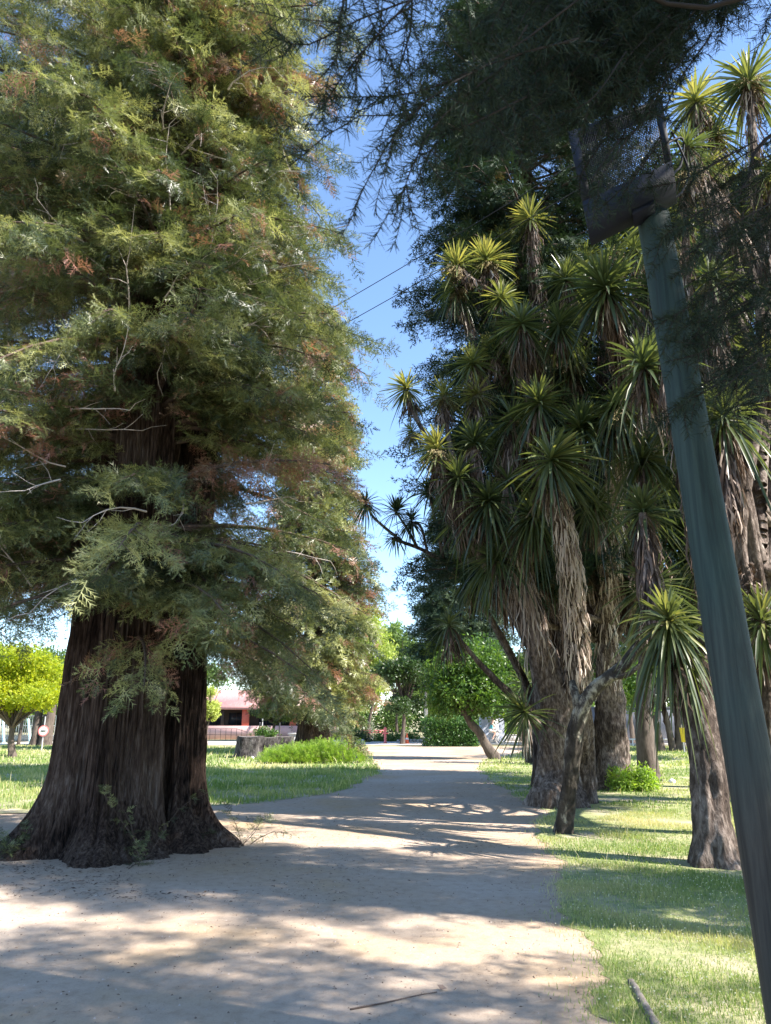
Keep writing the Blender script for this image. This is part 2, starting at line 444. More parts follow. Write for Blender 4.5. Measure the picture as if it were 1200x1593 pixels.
# grass blades
def grass_field(polys, acc_specs, name, label):
    acc = Acc()
    for poly, (x0, x1, y0, y1), dens, h, w, seed in acc_specs:
        rng = np.random.default_rng(seed)
        n = int((x1 - x0) * (y1 - y0) * dens)
        xy = np.stack([rng.uniform(x0, x1, n), rng.uniform(y0, y1, n)], 1)
        # only where the camera (with a margin) could look
        ok = np.abs(xy[:, 0]) < xy[:, 1] * 0.62 + 1.2
        xy = xy[ok]
        cl = np.array([mnoise.noise(Vector((p[0] * 1.3, p[1] * 1.3, 3.1))) for p in xy])
        cl2 = np.array([mnoise.noise(Vector((p[0] * .35, p[1] * .35, 9.1))) for p in xy])
        keep = inpoly(xy + rng.normal(0, .05, xy.shape) * (1 + 2.2 * (rng.random((len(xy), 1)) < .25)), poly) & (rng.random(len(xy)) < 0.62 + 0.9 * cl - .25 * cl2)
        # bare earth round the cordyline feet
        for cx, cy, rr in BARE:
            d = np.hypot(xy[:, 0] - cx, (xy[:, 1] - cy))
            keep &= (d > rr) | (rng.random(len(xy)) < .06)
        xy = xy[keep]; cl = cl[keep]; cl2 = cl2[keep]
        n = len(xy)
        hh = h * rng.uniform(.45, 1.25, n) * (1 + .7 * cl)
        tall = rng.random(n) < 0.012
        hh[tall] *= 2.6
        az = rng.uniform(0, 2 * math.pi, n); az2 = rng.uniform(0, 2 * math.pi, n)
        ww = w * rng.uniform(.6, 1.3, n)
        bend = rng.uniform(.1, .9, n) * hh
        b = np.stack([xy[:, 0], xy[:, 1], np.full(n, .004)], 1)
        s = np.stack([np.cos(az), np.sin(az), np.zeros(n)], 1) * ww[:, None] * .5
        l = np.stack([np.cos(az2), np.sin(az2), np.zeros(n)], 1)
        m1 = b + l * (bend * .35)[:, None] + np.array([0, 0, 1]) * (hh * .6)[:, None]
        t = b + l * bend[:, None] + np.array([0, 0, 1]) * hh[:, None]
        V = np.stack([b - s, b + s, m1 + s * .75, m1 - s * .75, t], 1)
        T = np.clip(.42 + .55 * cl2 + .25 * cl + rng.normal(0, .13, n), 0, .88)
        T[tall] = rng.uniform(.84, .9, tall.sum())
        fl = rng.random(n) < (0.018 if w < .015 else 0.0)
        i = np.arange(n)[:, None] * 5
        acc.add(V.reshape(-1, 3), i + np.array([[0, 1, 2, 3]]), np.repeat(T, 5))
        acc.add(V.reshape(-1, 3), i + np.array([[3, 2, 4]]), np.repeat(T, 5))
        # seed heads / clover flowers
        c = t[fl]; k = len(c)
        q = .0045
        q4 = np.array([[-q, 0, -q * .6], [q, 0, -q * .6], [q, 0, q], [-q, 0, q]])
        V = c[:, None, :] + q4[None]
        acc.add(V.reshape(-1, 3), np.arange(k)[:, None] * 4 + np.array([[0, 1, 2, 3]]), np.full(k * 4, .97))
    o = acc.build(name, M['grass'])
    tag(o, label, 'grass', kind='stuff')
BARE = [(G(868, 1255)[0], G(868, 1255)[1] - .3, 1.3), (G(935, 1240)[0], G(935, 1240)[1], 1.0), (G(878, 1297)[0], G(878, 1297)[1], .45), (G(1110, 1345)[0] + .1, G(1110, 1345)[1] - .2, .55),
        (GX(600, 30)[0] - 2.2, 30, 0.01)]
grass_field(None, [
    (right_poly, (0.8, 6, 3.4, 8.5), 6500, .032, .0046, 11),
    (right_poly, (0.8, 9.5, 8.5, 15), 1900, .04, .008, 12),
    (right_poly, (1, 17, 15, 28), 340, .05, .018, 13),
    (right_poly, (2, 30, 28, 51), 60, .09, .045, 14)],
    'grass', 'short green and straw coloured grass with clover right of the path')
grass_field(None, [
    (left_poly, (-14, 1, 15, 28), 300, .10, .020, 15),
    (left_poly, (-30, 1, 28, 54), 60, .10, .05, 16)],
    'grass', 'sunlit lawn grass left of the path behind the big redwood')

# ------------------------------------------------------------------ foliage prototypes
def needle_spray(nt=10, seg=4, seed=0, wid=.030, droop=.25, ooz=.35):
    """flat feathery spray along +X, length 1"""
    rng = np.random.default_rng(seed)
    V = []; F = []
    def tri(a, b, c):
        i = len(V); V.extend([a, b, c]); F.append((i, i + 1, i + 2))
    def twig(p0, ang, L, z0):
        el = rng.normal(.12, ooz)
        d = np.array([math.cos(ang), math.sin(ang), el]); d /= np.linalg.norm(d); pr = np.cross([rng.normal(0, .4), rng.normal(0, .4), 1], d); pr /= np.linalg.norm(pr)
        for k in range(seg):
            s = (k + .4) / seg
            c = p0 + d * L * s + np.array([0, 0, z0 - droop * L * s * s])
            nl = L / seg * 1.6 * (1.1 - .5 * s)
            for sd in (-1, 1):
                tip = c + (d * .95 + pr * sd * .62) * nl + np.array([0, 0, rng.uniform(-.02, .02)])
                tri(c - d * wid * .5, c + d * wid * .9, tip)
        tip = p0 + d * L * 1.12 + np.array([0, 0, z0 - droop * L])
        tri(p0 + pr * wid * .45 + [0, 0, z0], p0 - pr * wid * .45 + [0, 0, z0], tip)
    for i in range(nt):
        t = .08 + .86 * i / nt
        sd = 1 if i % 2 else -1
        L = (.46 - .26 * t) * rng.uniform(.8, 1.2)
        twig(np.array([t, 0, 0]), sd * rng.uniform(.75, 1.15), L, -droop * t * t * .6)
    twig(np.array([.9, 0, 0]), 0, .2, -droop * .5)
    # stem
    tri(np.array([0, wid * .5, 0]), np.array([0, -wid * .5, 0]), np.array([1.0, 0, -droop * .6]))
    return np.array(V, float), np.array(F, int)
SPR_A = [needle_spray(9, 3, q, wid=.034, droop=.15) for q in (1, 11, 21, 31)]
SPR_B = needle_spray(7, 2, 2, wid=.07)
SPR_C = needle_spray(5, 1, 3, wid=.08)

def leaf_cluster(n=6, seed=0, lw=.5, spread=1.0):
    rng = np.random.default_rng(seed)
    V = []; F = []
    for i in range(n):
        d = rng.normal(0, 1, 3); d[2] -= .3; d /= np.linalg.norm(d)
        u = rng.normal(0, 1, 3); s = np.cross(d, u); s /= np.linalg.norm(s)
        c = rng.normal(0, .55 * spread, 3)
        k = len(V)
        V += [c, c + d * .5 + s * lw * .5, c + d * 1.0 - np.array([0, 0, .12]), c + d * .5 - s * lw * .5]
        F.append((k, k + 1, k + 2, k + 3))
    return np.array(V), np.array(F)
CLU = [leaf_cluster(6, s) for s in range(4)]

def conifer(root, H, Rf, n_limbs, spray, proto, seed, zmin, brown=.06, mat='seq', trunk_r=None, dens=1.0, front=None,
            clip=None, tmean=.45, droop=.18, dead=0, name='crown', tops=1.0, zlow=None, void=None, wide=None):
    """limbs with sprays; root.location is the foot"""
    rng = np.random.default_rng(seed)
    O = np.array(root.location)
    wood = Acc(); bare = Acc()
    D = []; U = []; S = []; L = []; T = []
    for i in range(n_limbs):
        f = rng.random() ** tops
        z0 = zmin + (H - zmin) * f
        az = rng.uniform(0, 2 * math.pi)
        if zlow is not None and z0 < zlow(az): continue
        rr = Rf(z0) * rng.uniform(.62, 1.12)
        if wide is not None: rr *= wide(az, z0)
        if rng.random() < .12: rr *= 1.2
        out = np.array([math.cos(az), math.sin(az), 0])
        side = np.array([-out[1], out[0], 0])
        curve = rng.uniform(-.25, .25)
        up = rng.uniform(-.05, .30)
        dr = droop * rng.uniform(.6, 1.5)
        def pos(s):
            return O + np.array([0, 0, z0]) + out * rr * s + side * curve * rr * s * s + np.array([0, 0, 1]) * (up * rr * s - dr * rr * s * s * 1.6)
        pts = np.array([pos(s) for s in np.linspace(.05, 1, 7)])
        mid = pos(.75)
        if clip is not None and clip(mid, pts[-1]): continue
        if void is not None and mnoise.noise(Vector(tuple(pts[-1] * .62))) > void: continue
        wood.tube(pts, .012 * rr + .012, .006, sides=5, cap=False)
        lbrown = rng.random() < brown * .8
        lt = tmean + rng.normal(0, .17)
        ntw = max(3, int(rr / spray * 2.1 * dens))
        for k in range(ntw):
            s = .22 + .78 * (k + rng.random() * .8) / ntw
            p0 = pos(s)
            td = pos(min(1.0, s + .02)) - pos(s - .02); td /= np.linalg.norm(td)
            sd = 1 if k % 2 else -1
            a = rng.uniform(.35, 1.0) * sd
            d = td * math.cos(a) + side * math.sin(a); d[2] -= rng.uniform(-.05, .35)
            lt_len = spray * rng.uniform(1.2, 3.0) * (1.25 - .7 * s)
            br = lbrown or rng.random() < brown
            ns = max(2, int(lt_len / spray * 2.1))
            ends = []
            for q in range(ns):
                u = (q + .3) / ns
                c = p0 + d * lt_len * u + np.array([0, 0, -.35 * lt_len * u * u])
                b = rng.uniform(.2, .9) * (1 if q % 2 else -1)
                dd = d + np.cross(d, [0, 0, 1]) * b + np.array([0, 0, rng.uniform(-.85, .45)])
                D.append(dd); L.append(c)
                U.append(np.array([0, 0, 1]) + rng.normal(0, .6, 3))
                S.append(spray * rng.uniform(.65, 1.25))
                T.append((.86 + .14 * rng.random()) if br else np.clip(lt + rng.normal(0, .13), 0, .82))
            e = p0 + d * lt_len * .8 + np.array([0, 0, -.3 * lt_len * .64])
            wood.add(np.array([p0 + [0, 0, .006], p0 - [0, 0, .006], e]), np.array([[0, 1, 2]]))
    D = np.array(D); U = np.array(U); S = np.array(S); L = np.array(L); T = np.array(T)
    if isinstance(proto, list):
        FR = frames(D, U, S); vs, fs, ts, o_ = [], [], [], 0
        for q, pr in enumerate(proto):
            a_, b_, c_ = stamp(pr[0], pr[1], FR[q::len(proto)], L[q::len(proto)], T[q::len(proto)])
            vs.append(a_); fs.append(b_ + o_); ts.append(c_); o_ += len(a_)
        V, F, TT = np.concatenate(vs), np.concatenate(fs), np.concatenate(ts)
    else: V, F, TT = stamp(proto[0], proto[1], frames(D, U, S), L, T)
    wood.build('branches', M['limb'], root)
    mesh_np(name, V, F, M[mat], root, TT)
    # bare dead branches standing out of the crown
    for i in range(dead):
        z0 = rng.uniform(zmin + .5, min(H, 11)); az = rng.uniform(R(190), R(380))
        out = np.array([math.cos(az), math.sin(az), 0]); rr = Rf(z0)
        p = O + [0, 0, z0] + out * rr * rng.uniform(.5, .85)
        d = out * rng.uniform(.3, 1) + np.array([rng.normal(0, .5), rng.normal(0, .3), rng.normal(-.1, .5)])
        d /= np.linalg.norm(d)
        Lb = rng.uniform(.5, 1.3)
        main = [p]
        for q in range(5):
            d = d + rng.normal(0, .16, 3); d /= np.linalg.norm(d); main.append(main[-1] + d * Lb / 5)
        bare = Acc(); bare.tube(main, .014, .004, sides=4, cap=False)
        for q in range(5):
            s = main[1 + q % 5]; dd = d + rng.normal(0, .7, 3); dd /= np.linalg.norm(dd)
            bare.tube([s, s + dd * .15, s + dd * .3 + rng.normal(0, .04, 3)], .006, .002, sides=3, cap=False)
        bare.build('dead_branch', M['bare'], root)
    return len(S)

def fluted_trunk(root, cx, cy, r0, H, seed, flare=1.0, flare_h=.7, top=.55, name='trunk', nth=420, nz=190, bias=None, lean=(0, 0), mat='redbark', furrow=.055):
    rng = np.random.default_rng(seed)
    zs = H * (np.linspace(0, 1, nz) ** 1.7)
    th = np.linspace(0, 2 * math.pi, nth, endpoint=False)
    k = np.array([5, 7, 9, 13]); ph = rng.uniform(0, 6.28, 4); am = np.array([.07, .06, .05, .035])
    V = np.zeros((nz, nth, 3))
    for i, z in enumerate(zs):
        f = z / H
        base = r0 * (1 - (1 - top) * f ** .8)
        tw = .15 * z * .35
        fl = sum(a * np.cos(kk * (th + tw) + p) for a, kk, p in zip(am, k, ph))
        ex = math.exp(-z / flare_h)
        root_l = (.55 + .45 * np.cos(5 * th + ph[0]) * .6 + .4 * np.cos(3 * th + ph[1]) * .5)
        rad = base * (1 + fl) + flare * r0 * (ex ** 1.0) * np.clip(root_l, .2, 2)
        if bias is not None: rad = rad + bias(th, z)
        n1 = np.array([mnoise.noise(Vector((math.cos(t + tw * .3) * 9, math.sin(t + tw * .3) * 9, z * .42 + seed))) for t in th])
        n2 = np.array([mnoise.noise(Vector((math.cos(t) * 26, math.sin(t) * 26, z * 1.1 + seed))) for t in th])
        rad = rad + furrow * 2.6 * (np.abs(n1) - .25) + furrow * 1.1 * (np.abs(n2) - .2)
        if ex > .05:
            n3 = np.array([mnoise.noise(Vector((math.cos(t) * 3 * rr, math.sin(t) * 3 * rr, z * 3.0 + seed))) for t, rr in zip(th, rad)])
            rad = rad + .10 * ex * n3
        V[i, :, 0] = cx + lean[0] * z + rad * np.cos(th)
        V[i, :, 1] = cy + lean[1] * z + rad * np.sin(th)
        V[i, :, 2] = z - .05
    i = np.arange(nz - 1)[:, None] * nth; j = np.arange(nth)[None]; kk = (j + 1) % nth
    F = np.stack([i + j, i + kk, i + nth + kk, i + nth + j], 2).reshape(-1, 4)
    return mesh_np(name, V.reshape(-1, 3), F, M[mat], root, None, smooth=True)

# ================================================================== LEFT: big redwood
rw_x, rw_y = -3.62, 10.6
redwood = thing('redwood_tree', 'huge old redwood with two fused dark furrowed trunks at the left of the path', 'tree', (rw_x, rw_y, 0), group='redwoods along the path')
def bias_main(th, z):
    e = math.exp(-z / .36)
    return e * (.55 * np.exp(-((th - R(205)) / .5) ** 2) + .50 * np.exp(-((th - R(325)) / .45) ** 2) + .25 * np.exp(-((th - R(270)) / .5) ** 2))
fluted_trunk(redwood, rw_x - .15, rw_y, .71, 17, 4, flare=.80, flare_h=.30, top=.46, bias=bias_main, lean=(0, .004))
def bias_b(th, z):
    e = math.exp(-z / .38)
    return e * (.75 * np.exp(-((th - R(300)) / .5) ** 2) + 0.7 * np.exp(-((th - R(338)) / .32) ** 2))
fluted_trunk(redwood, rw_x + .60, rw_y + .65, .40, 16, 9, flare=.6, flare_h=.30, top=.45, nth=260, nz=140, bias=bias_b, lean=(-.008, 0))
def Rf_big(z):
    return 2.38 - .03 * max(0, z - 8)
conifer(redwood, 18.5, Rf_big, 640, .34, SPR_A, 21, 2.6, brown=.05, tmean=.50, dead=70, dens=1.7, droop=.20, tops=1.1, void=.20, wide=lambda az, z: 1.0 + .28 * max(0, math.cos(az)) * max(0, min(1, (11.0 - z) / 2.5)) + .35 * max(0, -math.cos(az)) + .12 * max(0, min(1, (z - 8) / 3)),
        zlow=lambda az: 2.7 if math.cos(az) > .45 else 3.3)
sproutsA = Acc()

rw3 = thing('redwood_tree', 'redwood whose drooping boughs reach in from beyond the left edge', 'tree', (-9.4, 13.2, 0), group='redwoods along the path')
fluted_trunk(rw3, -9.4, 13.2, .6, 14, 16, flare=.5, flare_h=.5, top=.5, nth=120, nz=60)
conifer(rw3, 18, lambda z: 3.3 - .06 * z, 230, .40, SPR_A, 22, 3.9, brown=.05, dead=8, dens=1.3, droop=.2, tmean=.4)
# far redwood on the left
rw2 = thing('redwood_tree', 'second redwood farther along the left side behind the long low bush', 'tree', tuple(GX(486, 42)), group='redwoods along the path')
l2 = rw2.location
fluted_trunk(rw2, l2.x, l2.y, .85, 12, 15, flare=.35, flare_h=.6, top=.5, nth=120, nz=50)
def Rf2(z): return max(.3, 3.9 * (1 - (z / 28) ** 1.6)) * (.75 if z < 3.5 else 1)
conifer(rw2, 27, Rf2, 620, .62, SPR_B, 33, 2.6, brown=.10, dens=.9, tmean=.55, droop=.14, tops=1.15)

# dark conifer behind the cordylines
dc = thing('conifer_tree', 'tall dark shaded conifer rising out of frame behind the cordylines', 'tree', tuple(GX(872, 19.8)), group='dark conifers on the right')
l3 = dc.location
fluted_trunk(dc, l3.x, l3.y, .6, 20, 17, flare=.3, top=.4, nth=80, nz=40)
def Rf3(z): return 3.9 - .04 * z if z < 24 else max(.3, (31 - z) * .4)
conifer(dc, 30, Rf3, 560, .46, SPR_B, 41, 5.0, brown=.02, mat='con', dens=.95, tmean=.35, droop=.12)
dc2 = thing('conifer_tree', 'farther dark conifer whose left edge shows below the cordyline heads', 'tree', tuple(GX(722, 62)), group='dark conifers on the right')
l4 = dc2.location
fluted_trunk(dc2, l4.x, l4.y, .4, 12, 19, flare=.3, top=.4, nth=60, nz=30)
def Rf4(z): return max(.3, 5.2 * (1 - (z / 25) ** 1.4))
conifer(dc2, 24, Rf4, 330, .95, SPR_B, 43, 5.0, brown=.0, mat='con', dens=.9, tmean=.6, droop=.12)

# ================================================================== cordylines
rc = np.random.default_rng(100)
def rosette(parent, c, axis, L, n=95, seed=0, droopy=.35, tmean=.4, ofs=None):
    rng = np.random.default_rng(seed); n = int(n * 1.35); L = L * 1.08
    axis = np.array(axis, float); axis /= np.linalg.norm(axis)
    # polar angle distribution, 0 = along axis
    ph = np.arange(n) * 2.39996 + rng.uniform(0, 6)
    u = (np.arange(n) + .5) / n
    pol = .12 + u ** .85 * R(125)
    ref = np.array([1., 0, 0]) if abs(axis[0]) < .8 else np.array([0, 1., 0])
    e1 = np.cross(axis, ref); e1 /= np.linalg.norm(e1); e2 = np.cross(axis, e1)
    d = np.sin(pol)[:, None] * (np.cos(ph)[:, None] * e1 + np.sin(ph)[:, None] * e2) + np.cos(pol)[:, None] * axis
    d += rng.normal(0, .07, d.shape); d /= np.linalg.norm(d, axis=1, keepdims=True)
    lop = rng.normal(0, .22, 3)
    d = d + lop; d /= np.linalg.norm(d, axis=1, keepdims=True); L = L * rng.uniform(.85, 1.1)
    Ln = L * (0.62 + .38 * np.sin(np.clip(u * 1.4, 0, 1) * math.pi / 2)) * rng.uniform(.6, 1.12, n)
    g = droopy * (.15 + u ** 1.5) * rng.uniform(.6, 1.5, n)
    side = np.cross(d, [0, 0, 1.0]) + rng.normal(0, .25, d.shape); side /= (np.linalg.norm(side, axis=1, keepdims=True) + 1e-9)
    side += rng.normal(0, .25, side.shape); side /= np.linalg.norm(side, axis=1, keepdims=True)
    W = L * .056 * rng.uniform(.8, 1.2, n)
    ss = np.array([0, .28, .58, .84, 1.0]); wf = np.array([.55, .95, 1.0, .62, .04])
    base = c - axis * (u * .20 * L)[:, None]
    pts = base[:, None, :] + d[:, None, :] * (Ln[:, None] * ss)[..., None] + np.array([0, 0, -1.0]) * (g[:, None] * Ln[:, None] * ss ** 2.2)[..., None]
    nor = np.cross(side, d)
    sw = side[:, None, :] * (W[:, None] * wf * .5)[..., None]
    fold = nor[:, None, :] * (W[:, None] * wf * .22)[..., None]
    A = pts - sw + fold; B = pts; Cc = pts + sw + fold
    V = np.stack([A, B, Cc], 2)            # n,5,3,3
    k = len(ss)
    idx = np.arange(n)[:, None] * k * 3
    F = []
    for s in range(k - 1):
        a = s * 3
        F.append(np.array([a, a + 1, a + 4, a + 3])); F.append(np.array([a + 1, a + 2, a + 5, a + 4]))
    F = (idx[:, :, None] + np.array(F)[None]).reshape(-1, 4)
    T = np.clip(tmean + .25 * (1 - u) + rng.normal(0, .13, n), 0, 1)
    return mesh_np('leaf_rosette', V.reshape(-1, 3), F, M['cord'], parent, np.repeat(T, k * 3))

def skirt(acc, path, rad, n, L, seed, tm=.4, spread=.12):
    """dead leaves hanging from along path (top first)"""
    rng = np.random.default_rng(seed)
    path = np.asarray(path)
    u = rng.random(n) * (len(path) - 1)
    i = np.minimum(u.astype(int), len(path) - 2); f = (u - i)[:, None]
    c = path[i] * (1 - f) + path[i + 1] * f
    rr = (np.asarray(rad)[i] if np.ndim(rad) else np.full(n, rad)) * rng.uniform(.75, 1.05, n)
    az = rng.uniform(0, 2 * math.pi, n)
    out = np.stack([np.cos(az), np.sin(az), np.zeros(n)], 1)
    Ln = L * rng.uniform(.5, 1.15, n)
    sp = spread * rng.uniform(.2, 1.6, n) * Ln
    tg = path[-1] - path[0]; tg /= (np.linalg.norm(tg) + 1e-9)
    dn = tg * .45 + np.array([0, 0, -1.0]) * .65
    ss = np.array([0, .3, .7, 1.0]); wf = np.array([.7, 1.0, .8, .15])
    pts = (c + out * rr[:, None])[:, None, :] + out[:, None, :] * (sp[:, None] * np.sin(ss * 2.2))[..., None] + dn[None, None, :] * (Ln[:, None] * ss)[..., None]
    pts = pts + rng.normal(0, .028, pts.shape) * ss[None, :, None]
    side = np.cross(out, [0, 0, 1.0]) + rng.normal(0, .4, out.shape); side /= np.linalg.norm(side, axis=1, keepdims=True)
    W = .032 * rng.uniform(.4, 1.4, n)
    sw = side[:, None, :] * (W[:, None] * wf * .5)[..., None]
    V = np.stack([pts - sw, pts + sw], 2)
    F = []
    for s in range(3):
        a = s * 2; F.append([a, a + 1, a + 3, a + 2])
    F = (np.arange(n)[:, None, None] * 8 + np.array(F)[None]).reshape(-1, 4)
    T = np.clip(tm + rng.normal(0, .27, n), 0, 1)
    acc.add(V.reshape(-1, 3), F, np.repeat(T, 8))

def panicle(parent, c, r, seed):
    rng = np.random.default_rng(seed)
    acc = Acc()
    for b in range(16):
        d = rng.normal(0, 1, 3); d[2] = -abs(d[2]) * .7; d /= np.linalg.norm(d)
        p = [c]
        for q in range(4):
            d = d + rng.normal(0, .2, 3) + np.array([0, 0, -.18]); d /= np.linalg.norm(d); p.append(p[-1] + d * r / 4)
        p = np.array(p)
        acc.tube(p, .005, .002, sides=3, T=.3, cap=False)
        m = 45
        k = rng.integers(1, 5, m)
        q = p[k] + rng.normal(0, r * .10, (m, 3))
        s = .011
        tet = np.array([[s, 0, -s], [-s, s, -s], [-s, -s, -s], [0, 0, s]])
        V = q[:, None] + tet[None]
        F = (np.arange(m)[:, None, None] * 4 + np.array([[0, 1, 2], [0, 1, 3], [1, 2, 3], [2, 0, 3]])[None]).reshape(-1, 3)
        acc.add(V.reshape(-1, 3), F, np.repeat(rng.uniform(.4, 1, m), 4))
    acc.build('seed_panicle', M['pan'], parent)

def knobby_trunk(parent, pts, rad, seed, mat='cbark', nth=40, per=16, amp=.16, name='trunk', flare=0.5):
    """bark tube with ridges, flares at the ground"""
    rng = np.random.default_rng(seed)
    n = max(8, per * (len(pts) - 1))
    sp = spline(pts, n)
    rr = np.interp(np.linspace(0, 1, n), np.linspace(0, 1, len(rad)), rad)
    tg = np.gradient(sp, axis=0); tg /= np.linalg.norm(tg, axis=1, keepdims=True)
    e1 = np.cross(tg, [0, 1.0, 0]); e1 /= np.linalg.norm(e1, axis=1, keepdims=True); e2 = np.cross(tg, e1)
    th = np.linspace(0, 2 * math.pi, nth, endpoint=False)
    V = np.zeros((n, nth, 3))
    ph = rng.uniform(0, 6, 3)
    for i in range(n):
        z = sp[i][2]
        fl = flare * math.exp(-max(z, 0) / .22)
        r = np.array([rr[i] * (1 + amp * 1.3 * mnoise.noise(Vector((math.cos(t) * 2.2, math.sin(t) * 2.2, z * 1.6 + seed * 3.3))) + amp * mnoise.noise(Vector((math.cos(t) * 6, math.sin(t) * 6, z * 4.5 + seed)))
                            + fl * (.6 + .4 * math.cos(4 * t + ph[0]))) for t in th])
        V[i] = sp[i] + r[:, None] * (np.cos(th)[:, None] * e1[i] + np.sin(th)[:, None] * e2[i])
    if sp[0][2] < .1: V[0, :, 2] = np.minimum(V[0, :, 2], -.03)
    i = np.arange(n - 1)[:, None] * nth; j = np.arange(nth)[None]; k = (j + 1) % nth
    F = np.stack([i + j, i + k, i + nth + k, i + nth + j], 2).reshape(-1, 4)
    mesh_np(name, V.reshape(-1, 3), F, M[mat], parent, None, smooth=True)
    return sp

def PP(l): return [P(*q) for q in l]
def cordyline(label, foot, trunks, limbs, heads, seed, group='cordylines right of the path', mat='cbark'):
    root = thing('cordyline_tree', label, 'tree', foot, group=group)
    for pts, rad in trunks:
        knobby_trunk(root, pts, rad, seed + len(pts), mat=mat)
    for k, (pts, r0, r1, thatch, tm) in enumerate(limbs):
        p = spline(pts, 14)
        knobby_trunk(root, pts, [r0, r1], seed + 50 + k, mat=mat, nth=12, per=6, name='limb', flare=0)
        if thatch:
            acc = Acc()
            i0 = int(14 * (1 - thatch[0]))
            q = p[i0:][::-1]
            skirt(acc, q, np.linspace(r1, r0, len(q)) + .03, thatch[1], thatch[2], seed + k, tm, spread=.18)
            acc.build('dead_leaf_thatch', M['dead'], root)
    for k, (c, axis, L, n, dr, tm, sk, pan) in enumerate(heads):
        ros = rosette(root, c, axis, L, n, seed * 7 + k, dr, tm)
        sk = sk * .62
        if sk:
            acc = Acc(); ax = np.array(axis, float); ax /= np.linalg.norm(ax)
            q = np.array([c - ax * .12, c - ax * .35 + [0, 0, -.1], c - ax * .45 + [0, 0, -sk * .6]])
            skirt(acc, q, np.array([.07, .12, .14]), int(150 * max(.6, sk)), .55 * L, seed * 9 + k, .35, spread=.4)
            acc.build('dead_leaf_skirt', M['dead'], root)
        if pan:
            panicle(ros, c - np.array([0, .1, .05 + .25 * L]), pan, seed * 5 + k)
    return root

def H(px, py, Y, ax=(0, -.2, 1), L=.8, n=95, dr=.4, tm=.4, sk=0, pan=0):  # higher tm paints sunlit heads yellow-green, lower tm paints shaded ones dark
    return (P(px, py, Y), ax, L, n, dr, tm, sk, pan)
ca = tuple(G(866, 1254))
A0 = P(862, 1095, 15.7)
cordyline('thick ridged cordyline with brown thatched limbs rising nearest the path edge', ca,
    [([np.array(ca), P(870, 1200, 15.9), P(866, 1140, 15.8), A0, P(846, 1010, 15.6)], [.46, .42, .42, .40, .24]),
     ([P(902, 1245, 16.4), P(905, 1180, 16.2), P(900, 1100, 15.6), P(895, 1040, 15.3)], [.34, .27, .25, .2])],
    [([P(846, 1060, 15.6), P(828, 960, 15.4), P(805, 870, 15.2), P(790, 760, 15.0)], .24, .14, (.8, 800, .55), .62),
     ([P(898, 1070, 15.4), P(893, 960, 15.0), P(884, 860, 14.0), P(862, 740, 13.2)], .22, .13, (1, 900, .4), .95),  # thatch tint raised so this limb looks sunlit
     ([P(850, 1050, 15.6), P(790, 930, 15.6), P(730, 830, 15.4), P(682, 715, 15.2)], .17, .09, (.3, 250, .7), .3),
     ([P(760, 880, 15.5), P(745, 790, 15.4), P(738, 700, 15.2)], .1, .07, (.5, 160, .6), .3),
     ([P(700, 760, 15.3), P(668, 690, 16.0), P(632, 620, 16.4)], .07, .04, None, 0),
     ([P(720, 760, 15.4), P(700, 690, 15.9), P(690, 625, 16.0)], .07, .05, None, 0),
     ([P(738, 720, 15.2), P(745, 660, 15.6), P(740, 625, 15.8)], .07, .05, None, 0),
     ([P(845, 1120, 15.6), P(790, 1075, 15.3), P(745, 1030, 15.2), P(699, 975, 15.0)], .09, .04, (.12, 90, .5), .4),
     ([P(840, 1130, 15.5), P(825, 1115, 15.0), P(812, 1105, 14.6)], .08, .05, None, 0),
     ([P(805, 930, 15.4), P(790, 900, 15.3), P(775, 870, 15.0)], .12, .07, None, 0),
     ([P(790, 800, 15.1), P(795, 720, 15.2), P(797, 655, 15.3)], .1, .06, (.6, 160, .6), .3)],
    [H(790, 745, 15.0, (-.2, -.2, 1), .85, 100, .6, .3, .8, 0),
     H(858, 708, 13.0, (0, -.55, 1), .98, 125, .45, .42, .9, 0),
     H(680, 692, 15.2, (-.15, -.1, 1), .78, 90, .3, .72, 1.0, .4),
     H(738, 682, 15.2, (.1, -.2, 1), .78, 90, .4, .42, .8, 0),
     H(632, 600, 16.4, (-.2, 0, 1), .62, 80, .3, .62, .3, 0),
     H(690, 612, 16.0, (0, 0, 1), .65, 80, .3, .75, .4, .35),
     H(742, 608, 15.8, (.1, 0, 1), .65, 80, .25, .8, .4, .3),
     H(640, 668, 16.2, (-.5, 0, .7), .45, 60, .4, .5, .0, .35),
     H(698, 968, 15.0, (-.1, -.1, 1), .55, 70, .9, .35, .6, 0),
     H(812, 1102, 14.6, (-.5, -.2, .6), .75, 70, .3, .35, 0, 0),
     H(768, 868, 15.0, (-.5, -.2, .7), .85, 90, .9, .35, .6, 0),
     H(797, 648, 15.3, (.1, -.2, 1), .8, 90, .4, .4, .7, .4),
     H(720, 800, 15.6, (-.4, -.2, .8), .8, 80, .7, .3, .7, 0),
     H(712, 738, 15.0, (-.2, -.2, 1), .8, 95, .6, .4, .5, 0), H(760, 775, 14.8, (0, -.3, 1), .85, 100, .8, .35, .5, 0), H(832, 800, 14.4, (.1, -.4, 1), .85, 100, 1.0, .32, .5, 0),
     H(838, 620, 14.6, (0, -.3, 1), .9, 110, .5, .42, .5, 0), H(735, 560, 15.8, (-.1, -.1, 1), .7, 90, .4, .6, .4, 0)], 3)

